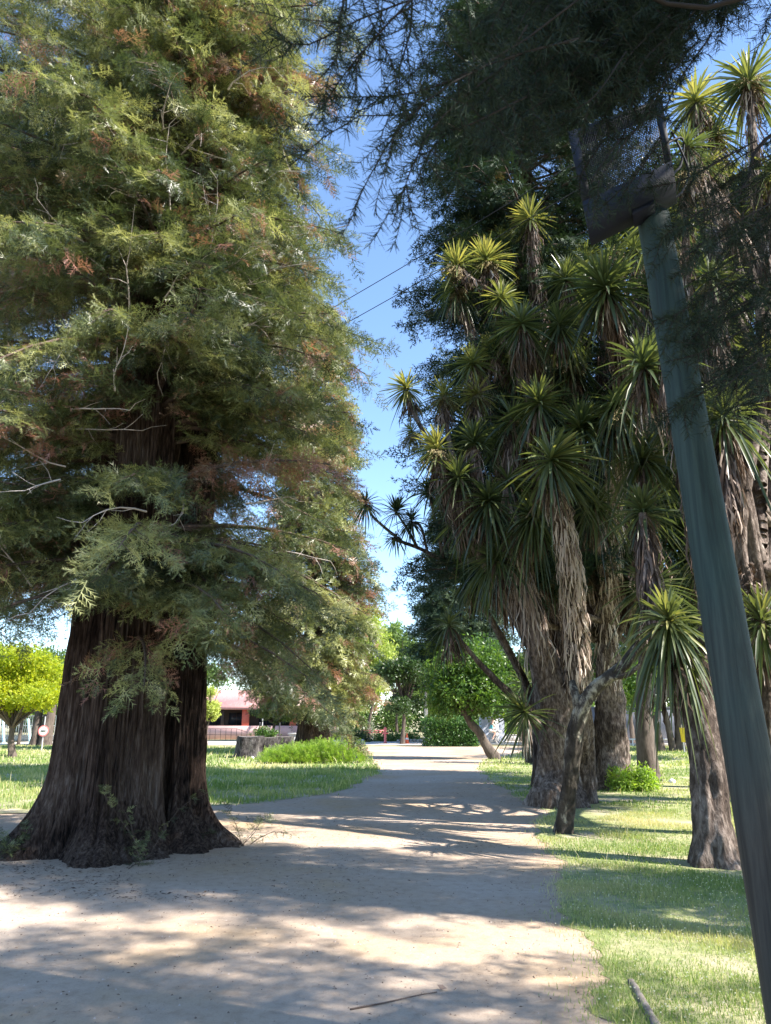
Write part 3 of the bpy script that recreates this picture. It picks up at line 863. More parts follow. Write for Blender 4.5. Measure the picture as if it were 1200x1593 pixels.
rbt = np.random.default_rng(5)
def fill_heads(n, x0, x1, y0, y1, Y0, Y1, seed, L=.85, tm=.35):
    rng = np.random.default_rng(seed); out = []
    for i in range(n):
        out.append(H(rng.uniform(x0, x1), rng.uniform(y0, y1), rng.uniform(Y0, Y1), (rng.normal(0, .35), rng.normal(-.15, .3), 1), L * rng.uniform(.85, 1.1), 85,
                     rng.uniform(.3, 1.2), tm + rng.normal(0, .10), rng.uniform(.3, .7), .35 if rng.random() < .25 else 0))
    return out
cb = tuple(GX(951, 19.5))
hb = [H(905, 660, 14.2, (.1, -.4, 1), .9, 110, .8, .36, .5, 0), H(925, 780, 14.8, (0, -.3, 1), .85, 100, 1.0, .32, .5, 0), H(1000, 705, 13.6, (0, -.3, 1), .9, 105, .9, .36, .5, 0),
      H(880, 430, 16, (-.1, -.2, 1), .85, 100, .5, .4, .5, 0), H(870, 500, 15.4, (0, -.3, 1), .85, 100, .6, .36, .5, 0), H(780, 460, 16.4, (0, -.1, 1), .75, 90, .4, .55, .4, 0),
      H(825, 335, 17.0, (-.1, -.1, 1), .85, 95, .35, .72, .6), H(755, 400, 17.0, (-.15, 0, 1), .8, 95, .3, .75, .4, .35), H(708, 408, 16.8, (-.5, -.1, .8), .7, 90, .3, .7, .3, .4),
      H(812, 497, 15.0, (0, -.5, 1), .98, 110, .3, .4, .8, 0), H(765, 540, 17.0, (-.2, 0, 1), .7, 85, .3, .7, .5, 0), H(940, 440, 14.5, (-.3, -.45, 1), 1.15, 130, .5, .38, 1.2, 0),
      H(960, 625, 13.8, (.1, -.3, 1), 1.0, 120, 1.1, .4, 1.0, .45), H(890, 560, 16.5, (0, -.3, 1), .9, 100, .5, .35, .9, .4)]
fb = fill_heads(48, 700, 1050, 330, 900, 15.8, 20, 77, .75)
limbs_b = [([P(948, 1100, 19.4), P(945, 960, 18.6), P(955, 800, 16.2), P(960, 645, 13.9)], .24, .12, (.9, 800, .45), .85),  # pale thatch tint paints sunlight onto the first limb
           ([P(955, 1080, 19.4), P(905, 800, 18.5), P(850, 560, 17.5), P(825, 350, 17.0)], .2, .07, (.5, 500, .6), .45),
           ([P(850, 560, 17.5), P(790, 470, 17.2), P(755, 415, 17.0)], .09, .05, None, 0),
           ([P(800, 480, 17.2), P(745, 440, 16.9), P(710, 415, 16.8)], .07, .04, (.5, 90, .4), .5),
           ([P(870, 640, 17.6), P(835, 580, 16.2), P(812, 510, 15.0)], .12, .07, (.7, 300, .7), .3),
           ([P(830, 700, 18), P(790, 600, 17.4), P(765, 550, 17.0)], .1, .05, None, 0),
           ([P(958, 900, 18.4), P(985, 650, 16.5), P(945, 460, 14.6)], .18, .1, (.7, 700, .8), .35),
           ([P(920, 850, 18.6), P(900, 700, 17.5), P(890, 570, 16.6)], .14, .08, (.6, 400, .7), .35)]
for k, h in enumerate(fb):
    c = h[0]
    q = P(935 + 10 * (k % 3), 1000 - 15 * (k % 5), 19.2)
    m = q * .45 + c * .55 + np.array([rbt.normal(0, .3), rbt.normal(0, .3), -.5])
    limbs_b.append(([q, m, c - np.array([0, 0, .1])], .1, .05, (.45, 220, .7), .35))
cordyline('broad many headed cordyline just behind the thick one, standing left of the round bush', cb,
    [([np.array(cb), P(952, 1160, 19.5), P(948, 1080, 19.4), P(946, 1000, 18.9)], [.48, .40, .36, .22])], limbs_b, hb + fb, 23)

# slim mottled leaning cordyline in front
cc = tuple(G(877, 1296))
cordyline('slim mottled grey leaning cordyline in front of the thick one, branch bending right', cc,
    [([np.array(cc), P(884, 1235, 11.9), P(893, 1160, 11.8), P(903, 1110, 11.7), P(925, 1072, 11.6), P(970, 1035, 11.4), P(1010, 985, 11.2)], [.125, .11, .12, .11, .10, .09, .07])],
    [([P(903, 1110, 11.7), P(896, 1085, 11.7), P(890, 1060, 11.8)], .08, .05, None, 0),
     ([P(940, 1055, 11.5), P(975, 1050, 11.3), P(1000, 1030, 11.2)], .05, .03, None, 0)],
    [H(1014, 905, 11.3, (.1, 0, 1), .8, 90, .6, .35, .9, 0)], 31, mat='mottle')

# right-hand cordyline in front of the pole's line
cd = tuple(G(1112, 1346))
cordyline('stout cordyline with a brown skirt of dead leaves standing beside the wooden pole', cd,
    [([np.array(cd), P(1106, 1260, 9.4), P(1096, 1150, 9.5), P(1076, 1060, 9.6), P(1050, 985, 9.6)], [.24, .20, .21, .18, .1])],
    [([P(1090, 1110, 9.5), P(1100, 900, 9.8), P(1075, 720, 10.4), P(1030, 560, 11)], .13, .07, (.6, 420, .7), .3),
     ([P(1100, 900, 9.8), P(1130, 780, 10.4), P(1128, 660, 10.8)], .09, .06, (.6, 300, .6), .3),
     ([P(1076, 1060, 9.6), P(1040, 1000, 10.2), P(1010, 900, 10.8), P(1000, 800, 11.2)], .1, .06, (.6, 300, .6), .35)],
    [H(1040, 962, 9.5, (-.15, -.35, 1), .85, 120, 1.0, .42, 1.0, 0), H(1065, 1010, 9.7, (.5, 0, .5), .6, 60, 1.2, .3, .9, 0),
     H(1000, 560, 11.2, (-.1, -.2, 1), .95, 105, .8, .35, 1.3, 0), H(1128, 640, 10.8, (.1, -.2, 1), .9, 100, .8, .38, 1.0, 0), H(1000, 790, 11.4, (-.1, -.2, 1), .8, 95, .6, .33, 1.1, 0),
     H(1030, 330, 12.2, (0, -.2, 1), .9, 100, .5, .5, 1.0, 0)], 37)
ce = tuple(GX(1240, 11.5))
fe = fill_heads(34, 1060, 1290, 200, 1000, 11.5, 15.5, 91, .78, .40)
he = [H(1082, 150, 14, (-.05, 0, 1), .9, 110, .5, .75, .8), H(1165, 120, 13, (.1, 0, 1), .95, 110, .5, .5, .8, .4), H(1185, 960, 11.0, (-.1, -.2, 1), .8, 95, .8, .4, .8),
      H(1095, 260, 14, (.0, 0, 1), .8, 100, .4, .72, .6), H(1190, 560, 11.5, (.0, 0, 1), .8, 100, .4, .6, .6)]
limbs_e = [([P(1190, 1080, 11.5), P(1160, 900, 12), P(1120, 500, 13.4), P(1084, 170, 14)], .15, .07, (.3, 200, .6), .4),
           ([P(1180, 1000, 11.6), P(1200, 600, 12.4), P(1166, 140, 13)], .15, .07, (.3, 200, .6), .4)]
for k, h in enumerate(fe + he[2:]):
    c = h[0]; q = P(1185, 1030 - 12 * k, 11.6)
    m = q * .45 + c * .55 + np.array([rbt.normal(0, .3), rbt.normal(0, .3), -.4])
    limbs_e.append(([q, m, c - np.array([0, 0, .1])], .09, .05, (.4, 160, .6), .4))
cordyline('multi headed cordyline at the right edge behind the wooden pole', ce,
    [([np.array(ce), P(1215, 1200, 11.5), P(1195, 1090, 11.5), P(1178, 980, 11.7)], [.22, .18, .17, .14])], limbs_e, he + fe, 47)
# thin silhouetted stems against the sky
cf = tuple(GX(838, 20.5))
cordyline('thin cordyline with small spiky heads on bare stems against the sky left of the cluster', cf,
    [([np.array(cf), P(830, 1100, 20.5), P(790, 1010, 20.5), P(735, 920, 20.3), P(690, 872, 20.2)], [.13, .11, .10, .08, .07])],
    [([P(690, 872, 20.2), P(650, 852, 20.2), P(610, 838, 20.2)], .06, .05, None, 0),
     ([P(625, 842, 20.2), P(598, 820, 20.2), P(580, 803, 20.2), P(570, 784, 20.2)], .045, .03, None, 0),
     ([P(650, 852, 20.2), P(632, 820, 20.1), P(616, 796, 20.1)], .045, .03, None, 0),
     ([P(665, 858, 20.2), P(655, 820, 20.0), P(640, 812, 20)], .04, .03, None, 0),
     ([P(690, 872, 20.2), P(680, 820, 20.0), P(668, 770, 20)], .05, .03, None, 0)],
    [H(569, 780, 20.2, (-.2, 0, 1), .62, 60, .5, .1), H(615, 792, 20.1, (-.1, 0, 1), .68, 70, .5, .1), H(640, 808, 20, (0, 0, 1), .6, 60, .7, .1),
     H(668, 762, 20, (0, 0, 1), .65, 70, .5, .2), H(612, 838, 20.2, (-.8, 0, -.4), .5, 40, .8, .1), H(700, 800, 19.8, (0, 0, 1), .8, 80, .8, .15, .6), H(735, 880, 19.6, (0, 0, 1), .8, 80, .9, .2, .6)], 53)
ch = tuple(G(826, 1188))
cordyline('small far cordyline with hanging grey skirt between the leaning tree and the thick trunk', ch,
    [([np.array(ch), P(822, 1160, 31), P(818, 1120, 31)], [.2, .17, .15])],
    [([P(820, 1140, 31), P(818, 1090, 31)], .15, .1, (1, 200, 1.2), .75)],
    [H(818, 1062, 31, (0, 0, 1), 1.1, 90, .8, .35, 1.3)], 59, mat='mottle')

# ================================================================== broadleaf trees and shrubs
def leafcloud(acc, c, rad, n, size, seed, tm=.5, shell=.42, flat=None):
    rng = np.random.default_rng(seed)
    d = rng.normal(0, 1, (n, 3)); d /= np.linalg.norm(d, axis=1, keepdims=True)
    r = rng.random(n) ** shell
    lump = np.array([mnoise.noise(Vector((x[0] * 1.7 + seed, x[1] * 1.7, x[2] * 1.7))) for x in d])
    p = c + d * np.array(rad) * (r * (1 + .35 * lump))[:, None]
    if flat is not None: p = p[p[:, 2] > flat]; 
    n = len(p)
    D = rng.normal(0, 1, (n, 3)); U = rng.normal(0, 1, (n, 3))
    S = size * rng.uniform(.6, 1.3, n)
    pr = CLU[seed % 4]
    lowf = np.array([mnoise.noise(Vector((x[0] * 1.1, x[1] * 1.1, x[2] * 1.1 + seed))) for x in p / max(.5, max(rad) * .35)])
    T = np.clip(tm + .3 * lowf + rng.normal(0, .12, n), 0, 1)
    V, F, T = stamp(pr[0], pr[1], frames(D, U, S), p, T)
    acc.add(V, F, T)

def broad_tree(label, foot, trunk, limbs, clumps, mat, size, seed, group=None, tm=.5, dens=1.0, bark='treebark', name='tree', cat='tree'):
    """trunk: list of pts & radii; clumps: (centre, radii, n)"""
    root = thing(name, label, cat, tuple(foot), group=group)
    knobby_trunk(root, trunk[0], trunk[1], seed, mat=bark, nth=18, per=8, amp=.12, flare=.35)
    top = np.array(trunk[0][-1])
    w = Acc(); rng = np.random.default_rng(seed)
    for c, rd, n in clumps:
        for k in range(3):
            e = np.array(c) + rng.normal(0, .35, 3) * np.array(rd)
            m = (top + e) / 2 + rng.normal(0, .12, 3) * np.array(rd)
            w.tube(spline([top - [0, 0, .1], m, e], 6), trunk[1][-1] * .5, .02, sides=5, cap=False)
    w.build('limb', M[bark], root)
    acc = Acc()
    for k, (c, rd, n) in enumerate(clumps):
        leafcloud(acc, np.array(c), rd, int(n * dens), size, seed * 10 + k, tm)
    acc.build('crown', M[mat], root)
    return root

def auto_tree(label, px, Y, h, rw, mat, size, seed, group, tm=.5, trunk_h=.3, n=2600, rt=.18, lumps=15, xoff=None):
    foot = GX(px, Y) if xoff is None else np.array([xoff, Y, 0.])
    rng = np.random.default_rng(seed)
    th = h * trunk_h
    cl = []
    for k in range(lumps):
        a = rng.uniform(0, 6.28); q = rng.random() ** .5
        zc = th + (h - th) * rng.uniform(.15, .85)
        f = math.sin(math.pi * np.clip((zc - th) / (h - th), .1, .95)) ** .6
        cl.append((foot + np.array([math.cos(a) * rw * .6 * q * f, math.sin(a) * rw * .6 * q * f, zc]), (rw * rng.uniform(.25, .5), rw * rng.uniform(.25, .5), (h - th) * rng.uniform(.10, .2)), n // lumps))
    return broad_tree(label, foot, ([foot, foot + [rng.normal(0, .1), 0, th * .6], foot + [rng.normal(0, .2), 0, th * 1.25]], [rt, rt * .8, rt * .6]), None, cl, mat, size, seed, group, tm)

# leaning tree with bright hanging leaves
f = G(771, 1181)
Yl = f[1]
broad_tree('leaning tree with bright green hanging leaves left of the thick cordyline', f,
    ([f, P(757, 1160, Yl), P(745, 1138, Yl), P(732, 1124, Yl), P(722, 1105, Yl)], [.24, .21, .19, .17, .12]), None,
    [(P(720, 1080, Yl), (1.7, 1.7, 1.0), 900), (P(755, 1060, Yl), (1.5, 1.6, 1.2), 800), (P(700, 1050, Yl), (1.2, 1.5, 1.1), 600), (P(735, 1025, Yl), (1.5, 1.6, 1.0), 700),
     (P(765, 1090, Yl), (1.2, 1.5, .8), 500), (P(690, 1095, Yl), (.8, 1, .7), 300)], 'brt', .16, 61, None, .5)
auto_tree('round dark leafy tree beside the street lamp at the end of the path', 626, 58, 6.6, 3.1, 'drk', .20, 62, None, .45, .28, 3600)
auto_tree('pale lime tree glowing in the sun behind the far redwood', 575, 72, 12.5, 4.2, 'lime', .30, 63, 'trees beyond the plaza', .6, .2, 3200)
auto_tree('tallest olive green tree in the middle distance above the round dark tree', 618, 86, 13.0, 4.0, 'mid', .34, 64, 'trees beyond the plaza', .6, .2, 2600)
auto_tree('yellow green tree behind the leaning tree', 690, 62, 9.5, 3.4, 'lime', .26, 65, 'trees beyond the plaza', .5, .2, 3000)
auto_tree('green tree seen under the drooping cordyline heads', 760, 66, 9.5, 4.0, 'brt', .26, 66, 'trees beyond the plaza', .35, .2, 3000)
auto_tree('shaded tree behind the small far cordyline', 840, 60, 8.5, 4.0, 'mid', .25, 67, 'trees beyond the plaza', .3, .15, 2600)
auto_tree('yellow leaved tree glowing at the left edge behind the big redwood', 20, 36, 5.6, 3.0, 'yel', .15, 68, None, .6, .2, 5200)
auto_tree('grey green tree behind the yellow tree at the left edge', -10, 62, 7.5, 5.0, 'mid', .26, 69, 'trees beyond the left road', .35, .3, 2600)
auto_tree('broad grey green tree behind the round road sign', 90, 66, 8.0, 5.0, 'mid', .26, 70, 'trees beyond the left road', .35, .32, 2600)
auto_tree('small twisted tree in front of the pink building', 424, 46, 3.0, 1.5, 'mid', .11, 71, None, .5, .42, 1300, .12)
auto_tree('pale leaved young tree just right of the big redwood trunk', 322, 52, 4.0, .9, 'lime', .13, 72, None, .8, .35, 900, .07)
auto_tree('dense tree behind the pink building on the left', 300, 92, 9, 6, 'mid', .35, 73, 'trees beyond the building', .4, .15, 2000)
auto_tree('tree behind the right end of the pink building', 440, 90, 10, 6, 'mid', .35, 74, 'trees beyond the building', .35, .15, 2200)
auto_tree('leafy tree behind the far redwood trunk', 530, 80, 8, 5, 'mid', .32, 75, 'trees beyond the plaza', .5, .12, 2400)
acc = Acc(); rng_ = np.random.default_rng(321)
for k in range(46):
    x = -95 + k * 4.6 + rng_.normal(0, 1); h_ = rng_.uniform(2.6, 4.6)
    leafcloud(acc, np.array([x, 125 + rng_.normal(0, 4), h_ * .8]), (3.4, 3, h_), 520, .55, 400 + k, .35 + .25 * rng_.random())
o = acc.build('distant_woodland', M['mid']); tag(o, 'distant belt of trees closing off the park at the horizon', 'woodland', kind='stuff')
# right-hand background grove
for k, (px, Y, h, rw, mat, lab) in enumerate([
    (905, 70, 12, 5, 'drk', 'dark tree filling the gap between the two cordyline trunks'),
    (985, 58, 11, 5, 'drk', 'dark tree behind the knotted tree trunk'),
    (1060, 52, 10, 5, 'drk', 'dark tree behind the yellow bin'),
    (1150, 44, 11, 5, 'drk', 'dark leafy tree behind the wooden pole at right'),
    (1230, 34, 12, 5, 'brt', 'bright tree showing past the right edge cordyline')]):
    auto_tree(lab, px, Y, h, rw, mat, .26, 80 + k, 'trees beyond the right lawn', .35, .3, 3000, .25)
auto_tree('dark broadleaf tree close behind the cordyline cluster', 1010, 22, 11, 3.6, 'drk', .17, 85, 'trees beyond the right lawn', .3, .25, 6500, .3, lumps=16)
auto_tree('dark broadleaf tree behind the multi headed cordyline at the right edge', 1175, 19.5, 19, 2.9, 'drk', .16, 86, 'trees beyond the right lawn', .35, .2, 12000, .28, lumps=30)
# dark slanted trunks at right (base about y 1160)
for k, (x0, x1, r, lab) in enumerate([(1028, 1012, .28, 'leftmost dark slanting trunk beyond the right lawn'), (1048, 1032, .2, 'pale edged slanting trunk left of the yellow bin'),
                                      (1058, 1060, .3, 'upright dark trunk just left of the yellow bin')]):
    f = GX(x0, 44)
    fe_ = f + np.array([(x1 - x0) * .04, 0, 3.6])
    broad_tree(lab, f, ([f, (f + fe_) / 2 + [.1, 0, 0], fe_], [r, r * .8, r * .7]), None,
               [(fe_ + [0, 0, 1.2], (2, 2, 1.3), 500)], 'drk', .22, 95 + k, 'slanting trunks beyond the right lawn', .3)
# knotted tree with a loop in its trunk
f = G(1005, 1192); Yk = f[1]
kt = thing('tree', 'small knotted tree with a looped twisted trunk behind the round bush', 'tree', tuple(f))
knobby_trunk(kt, [f, P(1005, 1180, Yk), P(1002, 1168, Yk), P(1000, 1155, Yk), P(999, 1138, Yk), P(996, 1125, Yk), P(992, 1108, Yk)], [.17, .14, .09, .11, .15, .14, .11], 5, mat='cbark', nth=14, per=8, amp=.3)
knobby_trunk(kt, [P(1006, 1184, Yk), P(1011, 1174, Yk), P(1011, 1164, Yk), P(1006, 1152, Yk)], [.09, .08, .08, .08], 6, mat='cbark', nth=12, per=8, amp=.3, name='limb', flare=0)
a = Acc()
for k, (x, y, rx, rz, n) in enumerate([(985, 1085, .8, .6, 350), (1003, 1068, .7, .7, 300), (970, 1060, .8, .7, 300), (990, 1045, .9, .5, 260), (1012, 1095, .35, .4, 120)]):
    leafcloud(a, P(x, y, Yk), (rx, rx, rz), n, .10, 300 + k, .6)
a.build('crown', M['brt'], kt)

def shrub(label, foot, clumps, mat, size, seed, name='bush', cat='bush', spiky=False, tm=.5, group=None):
    root = thing(name, label, cat, tuple(foot), group=group)
    acc = Acc(); w = Acc(); rng = np.random.default_rng(seed)
    for k, (c, rd, n) in enumerate(clumps):
        c = np.array(c)
        if spiky:
            d = rng.normal(0, 1, (n, 3)); d[:, 2] = np.abs(d[:, 2]); d /= np.linalg.norm(d, axis=1, keepdims=True)
            p = c + d * np.array(rd) * (rng.random(n) ** .45)[:, None] * (.85 + .3 * rng.random(n))[:, None]
            p[:, 2] = np.maximum(p[:, 2], .05)
            D = d * [1, 1, .6] + np.array([0, 0, .9]) + rng.normal(0, .4, (n, 3))
            U = rng.normal(0, 1, (n, 3)); S = size * rng.uniform(.6, 1.3, n)
            T = np.clip(tm + rng.normal(0, .18, n), 0, 1)
            V, F, T = stamp(SPR_C[0], SPR_C[1], frames(D, U, S), p, T)
            acc.add(V, F, T)
        else:
            leafcloud(acc, c, rd, n, size, seed * 10 + k, tm, .4, flat=.03)
        for q in range(14):
            e = c + rng.normal(0, .45, 3) * np.array(rd); e[2] = abs(e[2]) * .8 + .1
            b = np.array([c[0] + rng.normal(0, .1), c[1] + rng.normal(0, .1), 0])
            w.tube([b, (b + e) / 2 + [0, 0, .05], e], .012, .005, sides=4, cap=False)
    w.build('stems', M['limb'], root)
    acc.build('foliage', M[mat], root)
    return root
# long low bush on the left island
Yb = G(480, 1189)[1]
cl = []
for k, x in enumerate(np.linspace(428, 548, 9)):
    hgt = [.55, .66, .74, .72, .76, .86, .92, .95, .82][k]
    cl.append((np.append(GX(x, Yb + .55 + .18 * (k % 3))[:2], .02), (.72, .55, hgt), 420))
shrub('long low feathery yellow green bush on the grass island', (*GX(488, Yb + .6)[:2], 0), cl, 'shrub', .17, 5, spiky=True, tm=.62)
f = G(990, 1233)
shrub('small round light green bush at the foot of the second cordyline', (f[0], f[1] + .5, 0),
      [((f[0] - .18, f[1] + .5, .05), (.42, .42, .50), 700), ((f[0] + .28, f[1] + .45, .05), (.4, .4, .52), 800)], 'shrub', .08, 6, tm=.62)
# clipped hedge
hx0, hx1, hy = GX(661, 52.5)[0], GX(738, 52.5)[0], 53.2
root = thing('hedge', 'clipped block hedge beside the paved square at the end of the path', 'hedge', ((hx0 + hx1) / 2, hy, 0))
acc = Acc(); rng = np.random.default_rng(8)
n = 5200
face = rng.random(n)
p = np.stack([rng.uniform(hx0, hx1, n), rng.uniform(hy - 1.0, hy + 1.0, n), rng.uniform(.05, 1.6, n)], 1)
sel = rng.integers(0, 4, n)
p[sel == 0, 1] = hy - 1.0; p[sel == 1, 2] = 1.65; p[sel == 2, 0] = hx1; 
p += rng.normal(0, .09, p.shape)
V, F, T = stamp(CLU[1][0], CLU[1][1], frames(rng.normal(0, 1, (n, 3)), rng.normal(0, 1, (n, 3)), .13 * rng.uniform(.6, 1.3, n)), p, np.clip(rng.normal(.5, .2, n), 0, 1))
acc.add(V, F, T)
acc.build('foliage', M['hedge'], root)
a = Acc()
for q in range(12):
    x = hx0 + .3 + (hx1 - hx0 - .6) * q / 11
    a.tube([(x, hy, 0), (x + .05, hy, .7), (x, hy + .1, 1.4)], .04, .02, sides=5)
a.build('stems', M['limb'], root)
# row of low planting beyond the plaza
for k, (px, Y, w_, h_, mt, lab) in enumerate([(548, 64, 1.6, .8, 'drk', 'low dark planting left of the red standpipe'), (618, 66, 2.4, .7, 'mid', 'low planting behind the traffic cone'),
                                              (800, 68, 2.6, 1.3, 'shrub', 'light green bushes behind the cyclist'), (850, 68, 2.6, 1.3, 'mid', 'green bushes behind the low wall right of the cyclist'),
                                              (900, 69, 2.6, 1.4, 'drk', 'dark bushes at the right end of the low wall')]):
    f = GX(px, Y)
    shrub(lab, f, [((f[0] + dx * w_ * .5, Y, .1), (w_ * .5, .9, h_), 420) for dx in (-1, 0, 1)], mt, .16, 120 + k, tm=.55, group='bushes beyond the plaza')

# sprouts at the redwood foot
def sprout(label, pts_px, Y, n, size, seed):
    f = GX(pts_px[0], Y)
    root = thing('sapling', label, 'sapling', tuple(f), group='redwood sprouts at the foot of the big tree')
    w = Acc(); acc = Acc(); rng = np.random.default_rng(seed)
    Ds = []; Ls = []
    for i in range(n):
        d = np.array([rng.normal(0, .5), rng.normal(0, .4), rng.uniform(.3, 1)]); d /= np.linalg.norm(d)
        L = pts_px[1] * rng.uniform(.5, 1)
        c = [np.array(f) + rng.normal(0, .12, 3) * [1, 1, 0]]
        for q in range(5):
            d = d + rng.normal(0, .12, 3) - [0, 0, .1]; d /= np.linalg.norm(d); c.append(c[-1] + d * L / 5)
        w.tube(c, .006, .002, sides=4, cap=False)
        for q in range(1, 6):
            for s in (-1, 1):
                Ds.append(d * .5 + np.array([rng.normal(0, .8), rng.normal(0, .5), rng.normal(.05, .2)])); Ls.append(c[q])
    Ds = np.array(Ds); Ls = np.array(Ls); m = len(Ls)
    V, F, T = stamp(SPR_A[0][0], SPR_A[0][1], frames(Ds, np.array([0, 0, 1.]) + rng.normal(0, .3, (m, 3)), size * rng.uniform(.6, 1.2, m)), Ls, np.clip(rng.normal(.5, .15, m), 0, .82))
    w.build('stems', M['limb'], root)
    mesh_np('foliage', V, F, M['seq'], root, T)
sprout('leafy green redwood sprout at the right foot of the big trunk', (366, .55), 10.9, 6, .18, 1)
sprout('spindly sprout growing from the front of the big trunk', (175, .5), 9.25, 3, .14, 2)
sprout('low dark sprouts at the left foot of the big trunk', (8, .4), 9.9, 6, .2, 3)
sprout('tall spindly twig growing between the two fused trunks', (245, 1.4), 9.6, 3, .14, 4)

# ================================================================== overhead cedar near the camera
ced = thing('cedar_tree', 'dark cedar whose blurred needle branches hang over the top of the view', 'tree', (6.6, .0, 0))
fluted_trunk(ced, 6.6, .0, .42, 15, 71, flare=.5, flare_h=.4, top=.4, nth=90, nz=60, mat='treebark')
def near_shoots():
    rng = np.random.default_rng(12)
    w = Acc(); V_ = []; NB = []; ND = []; NL = []
    def needles(p, n, L):
        # radial needles along a polyline
        p = np.asarray(p)
        seg = len(p) - 1
        u = rng.random(n) * seg; i = np.minimum(u.astype(int), seg - 1); f = (u - i)[:, None]
        c = p[i] * (1 - f) + p[i + 1] * f
        tg = p[i + 1] - p[i]; tg /= (np.linalg.norm(tg, axis=1, keepdims=True) + 1e-9)
        r = rng.normal(0, 1, (n, 3)); r -= (r * tg).sum(1, keepdims=True) * tg; r /= np.linalg.norm(r, axis=1, keepdims=True)
        NB.append(c); ND.append(r * .85 + tg * .55); NL.append(L * rng.uniform(.6, 1.15, n))
    def shoot(pp, sub, L, r=.004, nl=.046):
        p = spline(pp, 9)
        w.tube(p, r, r * .35, sides=5, cap=False)
        tot = np.linalg.norm(np.diff(p, axis=0), axis=1).sum()
        needles(p, int(tot * 300), nl)
        for k in range(sub):
            s = rng.uniform(.1, .95); i = int(s * 8)
            b = p[i] + (p[min(8, i + 1)] - p[i]) * rng.random()
            tg = p[min(8, i + 1)] - p[max(0, i - 1)]; tg /= np.linalg.norm(tg)
            d = tg * .6 + rng.normal(0, .6, 3) + np.array([0, 0, -.25]); d /= np.linalg.norm(d)
            q = [b]; l = L * rng.uniform(.4, 1) * (1.1 - .6 * s)
            for j in range(4):
                d = d + rng.normal(0, .1, 3) + np.array([0, 0, -.06]); d /= np.linalg.norm(d); q.append(q[-1] + d * l / 4)
            w.tube(q, r * .45, r * .2, sides=4, cap=False)
            needles(q, int(l * 300), nl)
    # sparse sprays against the sky
    for pts, sub in [([(1000, -80, 2.0), (820, 60, 1.9), (690, 130, 1.8), (600, 150, 1.75), (470, 150, 1.75)], 9),
                     ([(900, 60, 1.9), (760, 100, 1.8), (660, 160, 1.7), (600, 230, 1.7), (545, 335, 1.7)], 9),
                     ([(800, 90, 1.9), (700, 170, 1.8), (650, 240, 1.75), (610, 350, 1.75)], 7),
                     ([(860, -60, 1.9), (700, -20, 1.7), (560, 30, 1.7), (480, 70, 1.7), (430, 60, 1.7)], 8),
                     ([(700, -60, 1.7), (610, 30, 1.6), (540, 110, 1.6), (500, 170, 1.6)], 7),
                     ([(820, 40, 2.0), (770, 120, 2.0), (720, 180, 2.0), (560, 180, 2.0), (450, 260, 2.0)], 9),
                     ([(560, -60, 1.6), (530, 20, 1.6), (528, 80, 1.6), (500, 120, 1.6)], 6),
                     ([(640, -80, 1.8), (640, 40, 1.8), (620, 120, 1.8), (640, 200, 1.8)], 7),
                     ([(820, 150, 2.0), (740, 190, 1.9), (680, 220, 1.9), (640, 300, 1.9)], 7)]:
        shoot([P(*q) for q in pts], int(sub * 1.5), .34)
    # dense masses upper right
    for i in range(250):
        x = rng.uniform(790, 1070); y = rng.uniform(-120, 200 if x < 850 else 150) if x < 1030 else rng.uniform(-120, 60)
        Y = rng.uniform(2.2, 3.3)
        shoot([P(x + 60, y - 60, Y + .1), P(x, y, Y), P(x - rng.uniform(10, 60), y + rng.uniform(20, 70), Y)], 6, .35)
    for i in range(85):
        x = rng.uniform(1060, 1290); y = rng.uniform(250, 620) if rng.random() < .7 else rng.uniform(-120, 60)
        Y = rng.uniform(2.4, 3.4)
        shoot([P(x + 90, y - 50, Y + .1), P(x, y, Y), P(x - rng.uniform(10, 70), y + rng.uniform(10, 60), Y)], 5, .35)
    for i in range(17):
        x = rng.uniform(880, 1060); y = rng.uniform(110, 310); Y = rng.uniform(2.1, 2.9)
        shoot([P(x + 50, y - 70, Y + .1), P(x, y, Y), P(x - rng.uniform(-10, 50), y + rng.uniform(10, 50), Y)], 3, .25, nl=.038)
    for e in [P(1000, -80, 2.0), P(900, -40, 2.6), P(860, -60, 1.9), P(1150, 300, 2.8), P(1200, 450, 3.0), P(1180, -60, 2.9), P(960, 60, 2.8), P(700, -60, 1.7), P(560, -60, 1.6)]:
        w.tube(spline([np.array([6.5, .0, e[2] + .9 + rng.normal(0, .6)]), np.array([4.6, 1.3, e[2] + .9]) + rng.normal(0, .4, 3), np.array([(e[0] + 3) / 2, e[1] + .1, e[2] + .45]) + rng.normal(0, .18, 3), e], 18), .020, .006, sides=7, cap=False)
    w.build('near_branches', M['darkwood'], ced)
    B = np.concatenate(NB); D = np.concatenate(ND); L = np.concatenate(NL)
    n = len(B)
    s = np.cross(D, rng.normal(0, 1, (n, 3))); s /= np.linalg.norm(s, axis=1, keepdims=True); s *= .0015
    V = np.stack([B - s, B + s, B + D * L[:, None] + s * .3, B + D * L[:, None] - s * .3], 1)
    F = np.arange(n)[:, None] * 4 + np.array([[0, 1, 2, 3]])
    mesh_np('needles', V.reshape(-1, 3), F, M['cedar'], ced, np.repeat(rng.random(n), 4))
near_shoots()
def Rfc(z): return 3.1 if z < 11 else max(.4, (16 - z) * .85)
def clipc(mid, tip):   # nothing of the upper crown inside the view except along its top right
    for q in (mid, tip):
        cz = q[1] * CP + (q[2] - CAM_H) * SP
        if cz > .3:
            px = 600 + FPX * q[0] / cz; cy = (q[2] - CAM_H) * CP - q[1] * SP; py = 796.5 - FPX * cy / cz
            if px < 1120 and py > -60: return True
    return False
conifer(ced, 15.5, Rfc, 150, .42, SPR_B, 72, 4.6, brown=0, mat='cedar', dens=.8, tmean=.5, droop=.15, clip=clipc)

